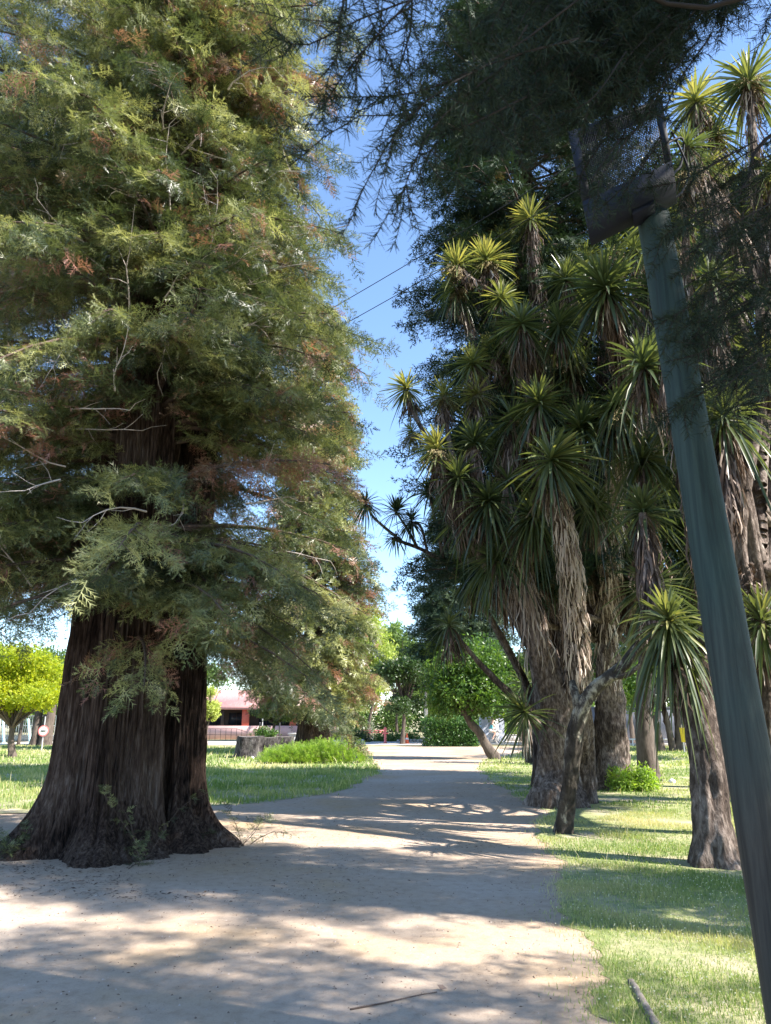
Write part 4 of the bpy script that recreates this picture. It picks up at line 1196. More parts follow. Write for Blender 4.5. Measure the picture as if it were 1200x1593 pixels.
shade_conifer = thing('conifer_tree', 'dense unseen conifer added just outside the right edge to shade the path', 'tree', (8.0, 5.8, 0), group='dark conifers on the right')  # unseen tree added to cast the shade band across the path
fluted_trunk(shade_conifer, 8.0, 5.8, .3, 12, 73, flare=.4, flare_h=.4, top=.4, nth=60, nz=30, mat='treebark')
conifer(shade_conifer, 15, lambda z: 1.0 * min(1, (15.5 - z) / 4), 220, .42, SPR_B, 74, 4.2, brown=0, mat='con', dens=1.0, tmean=.5, droop=.15)

tn = thing('conifer_tree', 'slender tall unseen conifer with a high crown added outside the right edge to shade the redwood foot', 'tree', (9.5, 3.9, 0), group='dark conifers on the right')  # added out of view so its high crown shades the big redwood's foot
fluted_trunk(tn, 9.5, 3.9, .28, 16, 78, flare=.4, flare_h=.4, top=.4, nth=60, nz=30, mat='treebark')
conifer(tn, 18, lambda z: .95, 130, .42, SPR_B, 79, 10.3, brown=0, mat='con', dens=1.0, tmean=.5, droop=.15)
tc_ = thing('conifer_tree', 'tall dark unseen conifer added outside the right edge to shade the cordyline heads', 'tree', (12.2, 14.6, 0), group='dark conifers on the right')  # added out of view to keep the upper cordyline heads in shade
fluted_trunk(tc_, 12.2, 14.6, .45, 15, 76, flare=.4, flare_h=.4, top=.4, nth=60, nz=30, mat='treebark')
conifer(tc_, 17.5, lambda z: 2.2 * min(1, (18.5 - z) / 6), 170, .55, SPR_B, 77, 8.5, brown=0, mat='con', dens=.9, tmean=.5, droop=.15)

# ================================================================== pole and floodlight
M['pole'] = None
def pole_mat():
    m, nt, out = newmat('weathered_pole')
    tc = N(nt, 'ShaderNodeTexCoord')
    mp = N(nt, 'ShaderNodeMapping'); mp.inputs['Scale'].default_value = (26, 26, 1.0)
    nt.links.new(tc.outputs['Object'], mp.inputs[0])
    n1 = N(nt, 'ShaderNodeTexNoise', Scale=1.0, Detail=10.0, Roughness=.7, Distortion=.3); nt.links.new(mp.outputs[0], n1.inputs['Vector'])
    n2 = N(nt, 'ShaderNodeTexNoise', Scale=1.1, Detail=4.0); nt.links.new(tc.outputs['Object'], n2.inputs['Vector'])
    c1 = ramp(nt, n1.outputs['Fac'], [(.30, (.008, .014, .015)), (.45, (.014, .033, .032)), (.7, (.034, .062, .057))])
    c2 = ramp(nt, n1.outputs['Fac'], [(.30, (.012, .011, .010)), (.45, (.034, .030, .025)), (.7, (.07, .063, .052))])
    # paint worn off low on the pole
    sep = N(nt, 'ShaderNodeSeparateXYZ'); nt.links.new(tc.outputs['Object'], sep.inputs[0])
    ma = N(nt, 'ShaderNodeMath', operation='MULTIPLY_ADD'); ma.inputs[1].default_value = -.45
    nt.links.new(sep.outputs['Z'], ma.inputs[0])
    ad = N(nt, 'ShaderNodeMath', operation='ADD'); ad.inputs[1].default_value = .95
    nt.links.new(n2.outputs['Fac'], ma.inputs[2]); nt.links.new(ma.outputs[0], ad.inputs[0])
    fz = ramp(nt, ad.outputs[0], [(.45, (0, 0, 0)), (.95, (1, 1, 1))])
    mx = N(nt, 'ShaderNodeMix', data_type='RGBA'); nt.links.new(fz, mx.inputs[0]); nt.links.new(c1, mx.inputs[6]); nt.links.new(c2, mx.inputs[7])
    pr = N(nt, 'ShaderNodeBsdfPrincipled', Roughness=.7); pr.inputs['Specular IOR Level'].default_value = .35
    nt.links.new(mx.outputs[2], pr.inputs['Base Color'])
    b = N(nt, 'ShaderNodeBump', Strength=.6, Distance=.006); nt.links.new(n1.outputs['Fac'], b.inputs['Height']); nt.links.new(b.outputs[0], pr.inputs['Normal'])
    nt.links.new(pr.outputs[0], out.inputs[0])
    return m
M['pole'] = pole_mat()
pt = P(1016, 335, 3.95); pb = P(1232, 1570, 3.75)
dd = (pt - pb) / (pt[2] - pb[2])
foot = pb - dd * pb[2]; foot[2] = 0
pole = thing('utility_pole', 'weathered teal stained round wooden pole leaning left at the right edge', 'pole', tuple(foot))
n = 60; nth = 48
V = []
for i in range(n):
    t = i / (n - 1); z = -.1 + t * (pt[2] + .085)
    c = foot + dd * z
    r = .116 - .020 * t
    for k in range(nth):
        a_ = 2 * math.pi * k / nth
        q = r * (1 + .012 * mnoise.noise(Vector((math.cos(a_) * 8, math.sin(a_) * 8, z * .6))) + .02 * mnoise.noise(Vector((math.cos(a_), math.sin(a_), z * 1.2))))
        g = 1 - .06 * math.exp(-((a_ - R(255)) / .03) ** 2) * (.4 + .6 * (z < 1.9))
        V.append(c + np.array([math.cos(a_), math.sin(a_), 0]) * q * g)
V.append(foot + dd * (pt[2] - .008)); V = np.array(V)
i = np.arange(n - 1)[:, None] * nth; j = np.arange(nth)[None]; k = (j + 1) % nth
F = np.stack([i + j, i + k, i + nth + k, i + nth + j], 2).reshape(-1, 4)
jj = np.arange(nth); Fc = np.stack([(n - 1) * nth + jj, (n - 1) * nth + (jj + 1) % nth, np.full(nth, n * nth)], 1)
mesh_np('shaft', V, [F, Fc], M['pole'], pole, None, smooth=True)

M['blackmetal'] = plain('dark_painted_metal', (.009, .012, .020), rough=.7, metallic=.0, bump=.1)
M['glassd'] = plain('floodlight_lens', (.05, .06, .07), rough=.25)
c00 = P(915, 356, 3.9); c10 = P(1052, 288, 3.75); c11 = P(1030, 152, 4.0); c01 = P(884, 205, 4.15)
fl = thing('floodlight', 'large dark floodlight cage with a wire mesh panel on top of the wooden pole', 'floodlight', tuple(pt))
def lerp2(u, v): return (c00 * (1 - u) + c10 * u) * (1 - v) + (c01 * (1 - u) + c11 * u) * v
nrm = np.cross(c10 - c00, c01 - c00); nrm /= np.linalg.norm(nrm)
if nrm[1] < 0: nrm = -nrm
def slab(acc, u0, u1, v0, v1, d0, d1):
    q = [lerp2(u0, v0), lerp2(u1, v0), lerp2(u1, v1), lerp2(u0, v1)]
    V = np.array([p + nrm * d0 for p in q] + [p + nrm * d1 for p in q])
    acc.add(V, np.array([[0, 3, 2, 1], [4, 5, 6, 7], [0, 1, 5, 4], [1, 2, 6, 5], [2, 3, 7, 6], [3, 0, 4, 7]][::1]))
a = Acc(); slab(a, 0, 1, 0, .26, 0, .14); a.build('housing', M['blackmetal'], fl)
a = Acc(); slab(a, 0, .10, .262, 1, .0, .10); slab(a, .93, 1, .262, 1, .0, .10); slab(a, .102, .928, .95, 1, .0, .10); a.build('frame', M['blackmetal'], fl)
a = Acc()
for k in range(1, 46):
    u = .10 + .83 * k / 46
    a.tube([lerp2(u, .26), lerp2(u, .95)], .0032, .0032, sides=3, cap=False)
for k in range(1, 38):
    v = .26 + .69 * k / 38
    a.tube([lerp2(.10, v) + nrm * .002, lerp2(.93, v) + nrm * .002], .0032, .0032, sides=3, cap=False)
a.build('mesh_panel', M['blackmetal'], fl)
a = Acc(); a.tube(spline([lerp2(.95, .55) + nrm * .06, P(1062, 215, 4.0), P(1060, 255, 4.0), P(1050, 268, 3.95), lerp2(.98, .2) + nrm * .08], 16), .008, .008, sides=6)
a.tube(spline([P(1045, 205, 4.0), P(1060, 235, 4.0), P(1072, 270, 4.0), P(1060, 300, 3.95), P(1035, 315, 3.9)], 16), .007, .007, sides=6)
a.build('cable', M['blackmetal'], fl)
a = Acc(); a.tube([pt + np.array([0, 0, -.02]), lerp2(.62, .12) + nrm * .09], .03, .03, sides=8); slab(a, .5, .75, -.05, -.002, .02, .12); a.build('bracket', M['blackmetal'], fl)

# overhead wires
M['wire'] = plain('wire', (.03, .03, .035), rough=.6)
for k, (a0, b0, lab) in enumerate([((-40, 790, 24), (700, 375, 17), 'upper thin power line crossing the sky gap between the trees'),
                                   ((-40, 812, 24.5), (700, 415, 17.5), 'lower thin power line crossing the sky gap between the trees')]):
    A_, B_ = P(*a0), P(*b0)
    B2 = A_ + (B_ - A_) * 1.6; A2 = A_ - (B_ - A_) * .3
    pts = [A2 + (B2 - A2) * t - np.array([0, 0, .9]) * (4 * t * (1 - t)) + np.array([0, 0, .85]) * (4 * .45 * .55) for t in np.linspace(0, 1, 40)]
    a = Acc(); a.tube(pts, .011, .011, sides=5); o = a.build('power_line', M['wire']); tag(o, lab, 'power line', 'power lines')

# ================================================================== distance: building and park furniture
M['pink'] = surf_mat('pink_plaster', [(.3, (.60, .36, .33)), (.7, (.72, .46, .42))], scale=1.5, bump=.1)
M['roofp'] = surf_mat('pink_roof_tiles', [(.3, (.50, .24, .22)), (.7, (.64, .35, .32))], scale=2, stretch=(6, 1, 1), bump=.4)
M['red'] = plain('red_plaster', (.55, .14, .10), .8)
M['dkwin'] = plain('dark_glass', (.02, .025, .035), .2)
M['dkbrown'] = plain('dark_timber', (.05, .04, .035), .8)
M['white'] = plain('white_paint', (.78, .78, .76), .5, var=.05)
M['grey'] = plain('grey_metal', (.35, .36, .38), .5)
M['iron'] = plain('dark_iron', (.04, .04, .045), .6)
M['conc'] = surf_mat('concrete', [(.3, (.32, .31, .30)), (.7, (.46, .45, .43))], scale=3, bump=.3)
bx0, bx1, by = GX(300, 74)[0], GX(520, 74)[0], 74.0
W = bx1 - bx0; cx = (bx0 + bx1) / 2
bd = thing('building', 'low pink building with a pink roof and red veranda pillars seen past the big trunk', 'building', (cx, by, 0))
a = Acc(); a.box((cx, by + 5, 1.55), (W, 7, 3.1)); a.build('wall', M['dkbrown'], bd)
a = Acc(); a.box((cx, by - .2, .62), (W + .4, .3, 1.24)); a.build('parapet', M['pink'], bd)
a = Acc()
V = np.array([[bx0 - .6, by - .7, 3.0], [bx1 + .6, by - .7, 3.0], [bx1 + .6, by + 9, 3.0], [bx0 - .6, by + 9, 3.0], [bx0 + 1.2, by + 3.5, 4.7], [bx1 - 1.2, by + 3.5, 4.7],
              [bx0 - .6, by - .7, 2.75], [bx1 + .6, by - .7, 2.75], [bx1 + .6, by + 9, 2.75], [bx0 - .6, by + 9, 2.75]])
a.add(V, np.array([[0, 1, 5, 4], [2, 3, 4, 5], [6, 7, 1, 0], [7, 8, 2, 1], [8, 9, 3, 2], [9, 6, 0, 3], [9, 8, 7, 6]])); a.add(V, np.array([[1, 2, 5], [3, 0, 4]]))
a.build('roof', M['roofp'], bd)
for px, r_ in ((345, .14), (381, .34), (455, .3)):
    a = Acc(); a.box((GX(px, by)[0], by - .05, 1.99), (r_ * 2, .3, 1.51)); a.build('pillar', M['red'] if r_ > .2 else M['dkbrown'], bd)
for px in (328, 362, 410, 435):
    x = GX(px, by)[0]
    a = Acc(); a.box((x, by + 1.47, 1.9), (1.5, .05, 1.1)); w_ = a.build('window', M['dkwin'], bd)
    a = Acc()
    for sx in (-.78, 0, .78): a.box((x + sx, by + 1.43, 1.9), (.06, .07, 1.2))
    a.box((x, by + 1.43, 2.48), (1.6, .06, .06)); a.build('frame', M['dkbrown'], w_)
rail = thing('railing', 'thin iron railing in front of the pink building', 'railing', (cx, by - 3, 0))
a = Acc()
xs = np.linspace(GX(318, 70)[0], GX(384, 70)[0], 9)
for x in xs: a.tube([(x, 70, 0), (x, 70, 1.0)], .018, .018, sides=5)
a.build('posts', M['iron'], rail)
a = Acc(); a.tube([(xs[0], 70, 1.0), (xs[-3], 70, 1.0), (xs[-1], 70, .7)], .02, .02, sides=5); a.tube([(xs[0], 70, .5), (xs[-1], 70, .45)], .015, .015, sides=5); a.build('rail', M['iron'], rail)

# cut log stumps
M['stumpm'] = bark_mat('stump_bark', [(.40, (.012, .01, .01)), (.5, (.055, .05, .05)), (.66, (.17, .155, .15))], 6, 3, 1.0, .1)  # stump tones darkened to stand in for tree shade
M['cut'] = plain('cut_wood', (.13, .115, .105), .85, var=.25, scale=9, bump=.3)
for k, (px, Y, r, h, lab) in enumerate([(385, 36, .60, .95, 'leftmost grey cut tree stump on the lawn'), (412, 36.6, .62, .90, 'middle grey cut tree stump with a green plant on it'),
                                        (436, 37.4, .55, .92, 'rightmost grey cut tree stump partly behind the long bush')]):
    f = GX(px, Y)
    st = thing('tree_stump', lab, 'tree stump', tuple(f), group='cut tree stumps on the lawn')
    rng = np.random.default_rng(200 + k); nth = 40; nz = 14
    V = np.zeros((nz, nth, 3)); th = np.linspace(0, 2 * math.pi, nth, endpoint=False)
    for i in range(nz):
        z = h * i / (nz - 1)
        rad = np.array([r * (1 + .16 * mnoise.noise(Vector((math.cos(t) * 2, math.sin(t) * 2, z * .8 + k * 7))) + .08 * mnoise.noise(Vector((math.cos(t) * 6, math.sin(t) * 6, z * 3 + k))) + .18 * math.exp(-z / .15)) for t in th])
        V[i] = np.stack([f[0] + rad * np.cos(th) + .12 * z, f[1] + rad * np.sin(th), np.full(nth, z) + .03 * np.cos(th * 2) * (z / h)], 1)
    i = np.arange(nz - 1)[:, None] * nth; j = np.arange(nth)[None]; kk = (j + 1) % nth
    mesh_np('bark', V.reshape(-1, 3), np.stack([i + j, i + kk, i + nth + kk, i + nth + j], 2).reshape(-1, 4), M['stumpm'], st, None, True)
    top = np.vstack([V[-1] + [0, 0, .002], V[-1].mean(0)[None]])
    mesh_np('cut_face', top, np.stack([np.arange(nth), (np.arange(nth) + 1) % nth, np.full(nth, nth)], 1), M['cut'], st)
f = GX(410, 36.8)
shrub('small green leafy plant on top of the middle tree stump', (f[0], f[1], .9), [((f[0], f[1], 1.05), (.62, .4, .32), 260)], 'brt', .10, 9, name='plant', cat='plant')

# lamp with white lantern, thin posts, street lamp
def lamp(px, Y, h, lab):
    f = GX(px, Y); t = thing('street_lamp', lab, 'street lamp', tuple(f))
    a = Acc(); a.tube([f, f + [0, 0, h]], .05, .035, sides=8); a.lathe(f, [(.12, 0), (.12, .05), (.07, .3), (.05, .35)], 10); a.build('post', M['grey'], t)
    a = Acc(); a.lathe(f + [0, 0, h], [(.04, 0), (.14, .08), (.17, .38), (.10, .5), (.02, .62)], 12); a.build('lantern', M['white'], t)
    a = Acc(); a.lathe(f + [0, 0, h - .25], [(.04, 0), (.09, .05), (.09, .12), (.04, .2)], 10); a.build('collar', M['iron'], t)
lamp(407, 52, 2.15, 'slim lamp post with a white lantern in front of the pink building')
for px, Y, h, lab in ((434, 50, 1.75, 'thin dark post right of the small twisted tree'), (403, 55, 1.5, 'thin dark post just left of the white lantern lamp')):
    f = GX(px, Y); a = Acc(); a.tube([f, f + [0, 0, h]], .055, .05, sides=8); a.lathe(f + [0, 0, h], [(.07, 0), (.07, .05), (.0, .09)], 8)
    o = a.build('post', M['iron']); tag(o, lab, 'post', 'thin posts by the lawn')
f = GX(664, 60)
t = thing('street_lamp', 'tall white street lamp pole rising from behind the clipped hedge', 'street lamp', tuple(f))
a = Acc(); a.tube([f, f + [0, 0, 2.6]], .16, .14, sides=10); a.tube([f + [0, 0, 2.6], f + [0, 0, 5.2]], .10, .08, sides=10); a.build('pole', M['white'], t)
a = Acc(); a.tube([f + [.05, 0, 4.9], f + [.55, 0, 4.3], f + [.9, 0, 4.0]], .05, .04, sides=8); a.build('arm', M['white'], t)
a = Acc(); a.box(f + np.array([0, 0, 5.35]), (.35, .28, .22), taper=.7); a.build('lamp_head', M['white'], t)
# planter block
f = GX(460, 58); a = Acc(); a.box(f + np.array([0, 0, .35]), (1.0, .7, .7), taper=.9); a.box(f + np.array([0, 0, .752]), (1.1, .8, .1)); o = a.build('concrete_block', M['conc'])
tag(o, 'small grey concrete block left of the far redwood trunk', 'block')
# traffic cone
M['orange'] = plain('orange_plastic', (.80, .16, .07), .5)
f = GX(633.5, 59.5); t = thing('traffic_cone', 'orange traffic cone standing on the paved square', 'traffic cone', tuple(f))
a = Acc(); a.lathe(f, [(.17, .04), (.14, .2), (.10, .42), (.06, .62), (.04, .75), (.0, .76)], 14); a.build('cone_body', M['orange'], t)
a = Acc(); a.box(f + np.array([0, 0, .02]), (.42, .42, .04)); a.build('base', M['orange'], t)
a = Acc(); a.lathe(f, [(.131, .30), (.113, .42)], 14); a.build('band', M['white'], t)
M['pinkred'] = plain('faded_red_paint', (.70, .20, .20), .6)
f = GX(599.5, 60); t = thing('standpipe', 'faded red standpipe with a short arm left of the traffic cone', 'hydrant', tuple(f))
a = Acc(); a.lathe(f, [(.14, 0), (.14, .06), (.10, .1), (.09, .9), (.13, .95), (.13, 1.1), (.08, 1.2), (.0, 1.24)], 12); a.build('body', M['pinkred'], t)
a = Acc(); a.tube([f + [-.24, 0, .75], f + [.24, 0, .75]], .06, .06, sides=8); a.build('outlet', M['pinkred'], t)
# rocks and low wall beyond the plaza
for k, (px, Y, w_, lab) in enumerate([(543, 62, 2.5, 'low pale stone border left of the standpipe'), (640, 63.5, 2.4, 'low pale stone border right of the cone')]):
    a = Acc(); f = GX(px, Y)
    for q in range(9): a.box((f[0] + (q - 4) * w_ / 9, Y + .1 * (q % 2), .11), (w_ / 9.5, .3, .2 + .05 * (q % 3)), T=.5, taper=.8)
    o = a.build('stone_border', M['conc']); tag(o, lab, 'stone border', 'stone borders beyond the plaza')
f = GX(832, 66); a = Acc()
for q in range(10): a.box((f[0] - 5.2 + q * 1.15, 66, .25), (1.10, .4, .5))
a.box((f[0], 66, .535), (11.8, .46, .06)); o = a.build('low_wall', M['conc']); tag(o, 'low grey block wall behind the bicycle', 'wall')
# pink red parked vehicle hints -> low red bench beyond the plaza
f = GX(580, 70); t = thing('park_bench', 'faded red park bench beyond the paved square', 'bench', tuple(f))
a = Acc()
for q in range(3): a.box(f + np.array([0, -.2 + q * .16, .46]), (2.2, .12, .04))
a.build('seat', M['pinkred'], t)
a = Acc()
for q in range(2): a.box(f + np.array([0, .26, .66 + q * .17]), (2.2, .04, .12))
a.build('backrest', M['pinkred'], t)
for sx in (-.95, .95):
    a = Acc(); a.box(f + np.array([sx, 0, .22]), (.1, .5, .43)); a.build('leg', M['conc'], t)
# white arched kiosk behind the cyclist
f = GX(768, 64.0); t = thing('kiosk', 'small pale arched shelter behind the cyclist', 'shelter', tuple(f))
a = Acc(); w_ = .95; prof = [(-w_, 0), (-w_, 1.7)] + [(-w_ * math.cos(q), 1.7 + .95 * math.sin(q)) for q in np.linspace(.15, math.pi - .15, 9)] + [(w_, 1.7), (w_, 0)]
n = len(prof); V = np.array([[f[0] + x, f[1], z] for x, z in prof] + [[f[0] + x, f[1] + 1.6, z] for x, z in prof])
a.add(V, np.array([[i, i + 1, n + i + 1, n + i] for i in range(n - 1)]))
c0 = len(V)
Vf = np.vstack([V[:n], [[f[0], f[1], .9]]]); a.add(Vf, np.array([[i, i + 1, n] for i in range(n - 1)] + [[n - 1, 0, n]]))
Vb = np.vstack([V[n:], [[f[0], f[1] + 1.6, .9]]]); a.add(Vb, np.array([[i, i + 1, n] for i in range(n - 1)] + [[n - 1, 0, n]]))
M['palebl'] = plain('pale_blue_paint', (.55, .60, .72), .6, var=.05)
a.build('shell', M['palebl'], t)
a = Acc(); a.box((f[0] + .1, f[1] - .02, .95), (.7, .05, 1.9)); a.build('door', M['white'], t)
# yellow bin on a post
M['yellow'] = plain('yellow_plastic', (.70, .55, .06), .5)
f = GX(1065, 42); t = thing('litter_bin', 'yellow litter bin on a post among the dark trunks at right', 'litter bin', tuple(f))
a = Acc(); a.tube([f, f + [0, 0, 1.45]], .04, .04, sides=8); a.build('post', M['grey'], t)
a = Acc(); a.lathe(f + np.array([0, -.22, .55]), [(.0, 0), (.16, 0), (.21, .7), (.23, .74), (.20, .74), (.18, .6), (0, .6)], 16); a.build('bin_body', M['yellow'], t)
# grey wall and pale rail at right
f = GX(1000, 60); a = Acc(); a.box((f[0] + 6, 58, 1.3), (26, .3, 2.6)); a.box((f[0] + 6, 58, 2.65), (26.2, .4, .1)); o = a.build('boundary_wall', plain('grey_wall', (.20, .21, .25), .8)); tag(o, 'long grey boundary wall behind the dark trunks at right', 'wall')
t = thing('guard_rail', 'low white rail in front of the grey wall at right', 'railing', (f[0] + 3, 53, 0))
a = Acc(); a.tube([(f[0] - 6, 53, .45), (f[0] + 12, 53, .45)], .05, .05, sides=8); a.build('rail', M['white'], t)
for q in range(7):
    a = Acc(); a.tube([(f[0] - 6 + q * 3, 53, 0), (f[0] - 6 + q * 3, 53, .5)], .05, .05, sides=8); a.build('post', M['white'], t)
# left: sign, fence, teal poles
f = GX(64.5, 44); t = thing('road_sign', 'round white no entry style road sign with red rim on a post at left', 'road sign', tuple(f))
a = Acc(); a.tube([f, f + [0, 0, 1.9]], .035, .035, sides=8); a.build('post', M['grey'], t)
zc = P(65, 1137, 44)[2]
def disc(acc, c, r, y, th=.02):
    q = np.linspace(0, 2 * math.pi, 28, endpoint=False)
    V = [[c[0] + r * math.cos(x), y, c[2] + r * math.sin(x)] for x in q] + [[c[0] + r * math.cos(x), y + th, c[2] + r * math.sin(x)] for x in q] + [[c[0], y, c[2]], [c[0], y + th, c[2]]]
    F4 = [[i, (i + 1) % 28, 28 + (i + 1) % 28, 28 + i] for i in range(28)]
    F3 = [[i, (i + 1) % 28, 56] for i in range(28)] + [[28 + i, 28 + (i + 1) % 28, 57] for i in range(28)]
    acc.add(V, np.array(F4)); acc.add(V, np.array(F3))
cS = np.array([f[0], 44, zc])
a = Acc(); disc(a, cS, .30, 43.94); a.build('sign_face', M['pinkred'], t)
a = Acc(); disc(a, cS, .235, 43.93, .009); a.build('white_disc', M['white'], t)
a = Acc(); a.box((cS[0] + .01, 43.92, cS[2]), (.28, .012, .07)); a.build('bar', M['iron'], t)
fen = thing('fence', 'white railing fence beyond the road at the left edge', 'fence', (GX(30, 66)[0], 66, 0))
x0, x1 = GX(-120, 66)[0], GX(110, 66)[0]
a = Acc()
for q in range(70):
    x = x0 + (x1 - x0) * q / 69; a.box((x, 66, 1.3), (.05, .04, 1.7))
a.build('pickets', M['white'], fen)
for z in (.5, 1.3, 2.1):
    a = Acc(); a.box((x0 / 2 + x1 / 2, 66.04, z), (x1 - x0, .05, .09)); a.build('rail', M['white'], fen)
a = Acc(); a.box((x0 / 2 + x1 / 2, 66.3, .22), (x1 - x0, .3, .44)); a.build('plinth', M['kerb'], fen)
M['teal'] = plain('pale_teal_paint', (.45, .62, .62), .6)
for k, (xa, xb, lab) in enumerate([(6, 5, 'leftmost pale teal post at the left edge'), (47.5, 44, 'leaning pale teal post near the round sign')]):
    f = GX(xa, 58); e = P(xb, 1118, 58); a = Acc(); a.tube([f, e], .11, .08, sides=10); a.lathe(f, [(.22, 0), (.22, .06), (.12, .12)], 10)
    o = a.build('post', M['teal']); tag(o, lab, 'post', 'pale teal posts at the left')
for k, (xa, r, lab) in enumerate([(28.5, .12, 'thin dark trunk in front of the white fence'), (53, .30, 'thick dark trunk left of the round sign'), (70, .45, 'broad dark trunk right beside the round sign')]):
    f = GX(xa, 54); e = f + np.array([.1, 0, 3.0])
    broad_tree(lab, f, ([f, (f + e) / 2, e], [r, r * .85, r * .8]), None, [(e + [0, 0, 1.3], (2.2, 2.2, 1.2), 500)], 'mid', .2, 130 + k, 'dark trunks at the left edge', .35)

# ================================================================== cyclist
Yc = 57.2
fb_ = GX(768, Yc)
bw = .34
xr, xf = fb_[0] - .52, fb_[0] + .52 
bike = thing('bicycle', 'pale city bicycle being ridden to the right along the paved square', 'bicycle', tuple(fb_))
M['tyre'] = plain('pale_tyre', (.55, .54, .52), .6); M['frame'] = plain('silver_frame', (.5, .5, .52), .35, metallic=.5)
def wheel(x):
    a = Acc(); q = np.linspace(0, 2 * math.pi, 33)
    a.tube([(x + bw * math.cos(t_), Yc, bw + .003 + bw * .96 * math.sin(t_)) for t_ in q], .022, .022, sides=6, cap=False)
    wh = a.build('wheel', M['tyre'], bike)
    a = Acc()
    for t_ in np.linspace(0, math.pi, 9)[:-1]:
        d_ = np.array([math.cos(t_), 0, math.sin(t_)]) * bw * .95; c_ = np.array([x, Yc, bw])
        a.tube([c_ - d_, c_ + d_], .004, .004, sides=3, cap=False)
    a.tube([(x, Yc - .05, bw), (x, Yc + .05, bw)], .03, .03, sides=8)
    a.build('spokes', M['frame'], wh)
wheel(xr); wheel(xf)
bb = np.array([fb_[0] - .08, Yc, .30]); st_ = np.array([xr + .30, Yc, .88]); hd = np.array([xf - .20, Yc, .92])
a = Acc()
for p_ in ([bb, st_], [bb, hd - [0, 0, .15]], [st_ - [-.02, 0, .08], hd], [(xr, Yc, bw), bb], [(xr, Yc, bw), st_ - [0, 0, .12]], [hd, (xf, Yc, bw)]): a.tube(p_, .018, .016, sides=6)
a.build('frame', M['frame'], bike)
a = Acc(); a.box(st_ + [0, 0, .04], (.26, .16, .05), taper=.8); a.build('saddle', M['iron'], bike)
a = Acc(); a.tube([hd, hd + [.03, 0, .14]], .014, .014, sides=6); a.tube([hd + [-.08, -.28, .17], hd + [.04, -.1, .15], hd + [.04, .1, .15], hd + [-.08, .28, .17]], .013, .013, sides=6); a.build('handlebar', M['iron'], bike)
a = Acc(); a.tube([bb + [-.14, -.09, -.08], bb + [0, -.09, 0], bb + [0, .09, 0], bb + [.14, .09, .08]], .012, .012, sides=6); a.box(bb + [-.14, -.13, -.08], (.1, .08, .02)); a.box(bb + [.14, .13, .08], (.1, .08, .02)); a.build('pedals', M['iron'], bike)
a = Acc(); a.box(hd + [.16, 0, -.02], (.24, .26, .2), taper=1.15); a.build('basket', M['white'], bike)

per = thing('person', 'cyclist in a teal sleeveless top and pale shorts riding the pale bicycle', 'person', tuple(fb_))
M['skin'] = plain('skin', (.62, .38, .29), .6, var=.05); M['tealcloth'] = plain('teal_cloth', (.10, .42, .46), .8); M['hair'] = plain('dark_hair', (.04, .03, .025), .6); M['pale_cloth'] = plain('pale_cloth', (.62, .60, .58), .8)
def skinned(name, verts, edges, mat, parent, sub=2):
    me = bpy.data.meshes.new(name); me.from_pydata([v[0] for v in verts], edges, []); me.update()
    o = link_mesh(name, me, mat, parent)
    sk = o.modifiers.new('skin', 'SKIN'); o.modifiers.new('sub', 'SUBSURF').levels = sub; o.modifiers['sub'].render_levels = sub
    for i, v in enumerate(verts):
        o.data.skin_vertices[0].data[i].radius = (v[1], v[1] if len(v) < 3 else v[2]); o.data.skin_vertices[0].data[i].use_root = (i == 0)
    sk.use_smooth_shade = True
    return o
hip = st_ + [0.02, 0, .12]
def vv(x, y, z): return tuple(hip + np.array([x, y, z]))
body = [(vv(0, 0, 0), .13, .11), (vv(.06, 0, .18), .12, .10), (vv(.14, 0, .36), .14, .10), (vv(.19, 0, .50), .09, .07), (vv(.21, 0, .58), .05), (vv(.235, 0, .66), .075, .085), (vv(.245, 0, .76), .085, .09), (vv(.25, 0, .83), .06, .06),
        (vv(.16, -.19, .46), .055), (vv(.32, -.22, .28), .04), (vv(.48, -.24, .20), .032),
        (vv(.16, .19, .46), .055), (vv(.32, .22, .28), .04), (vv(.48, .24, .20), .032),
        (vv(.02, -.10, -.03), .10), (vv(.36, -.11, -.14), .065), (vv(.13, -.11, -.58), .04), (vv(.23, -.11, -.62), .035),
        (vv(.02, .10, -.03), .10), (vv(.40, .11, -.05), .065), (vv(.32, .12, -.42), .04), (vv(.42, .12, -.44), .035)]
ed = [(0, 1), (1, 2), (2, 3), (3, 4), (4, 5), (5, 6), (6, 7), (3, 8), (8, 9), (9, 10), (3, 11), (11, 12), (12, 13), (0, 14), (14, 15), (15, 16), (16, 17), (0, 18), (18, 19), (19, 20), (20, 21)]
skinned('body', body, ed, M['skin'], per)
skinned('top', [(vv(.005, 0, .05), .145, .125), (vv(.06, 0, .18), .135, .115), (vv(.14, 0, .36), .155, .115), (vv(.175, 0, .47), .11, .085)], [(0, 1), (1, 2), (2, 3)], M['tealcloth'], per)
skinned('shorts', [(vv(0, 0, .02), .145, .125), (vv(.03, -.10, -.03), .115), (vv(.20, -.105, -.09), .098), (vv(.03, .10, -.03), .115), (vv(.22, .105, -.045), .098)], [(0, 1), (1, 2), (0, 3), (3, 4)], M['pale_cloth'], per)
a = Acc(); hc = np.array(vv(.232, 0, .77))
for i_ in range(8):
    a.lathe(hc + [0, 0, 0], [(.105 * math.cos(x), .105 * math.sin(x) + .01) for x in np.linspace(0, math.pi / 2, 6)], 16) if i_ == 0 else None
a.tube([hc + [-.07, 0, .03], hc + [-.13, 0, -.06], hc + [-.15, 0, -.2]], .035, .012, sides=8)
a.build('hair', M['hair'], per, smooth=True)

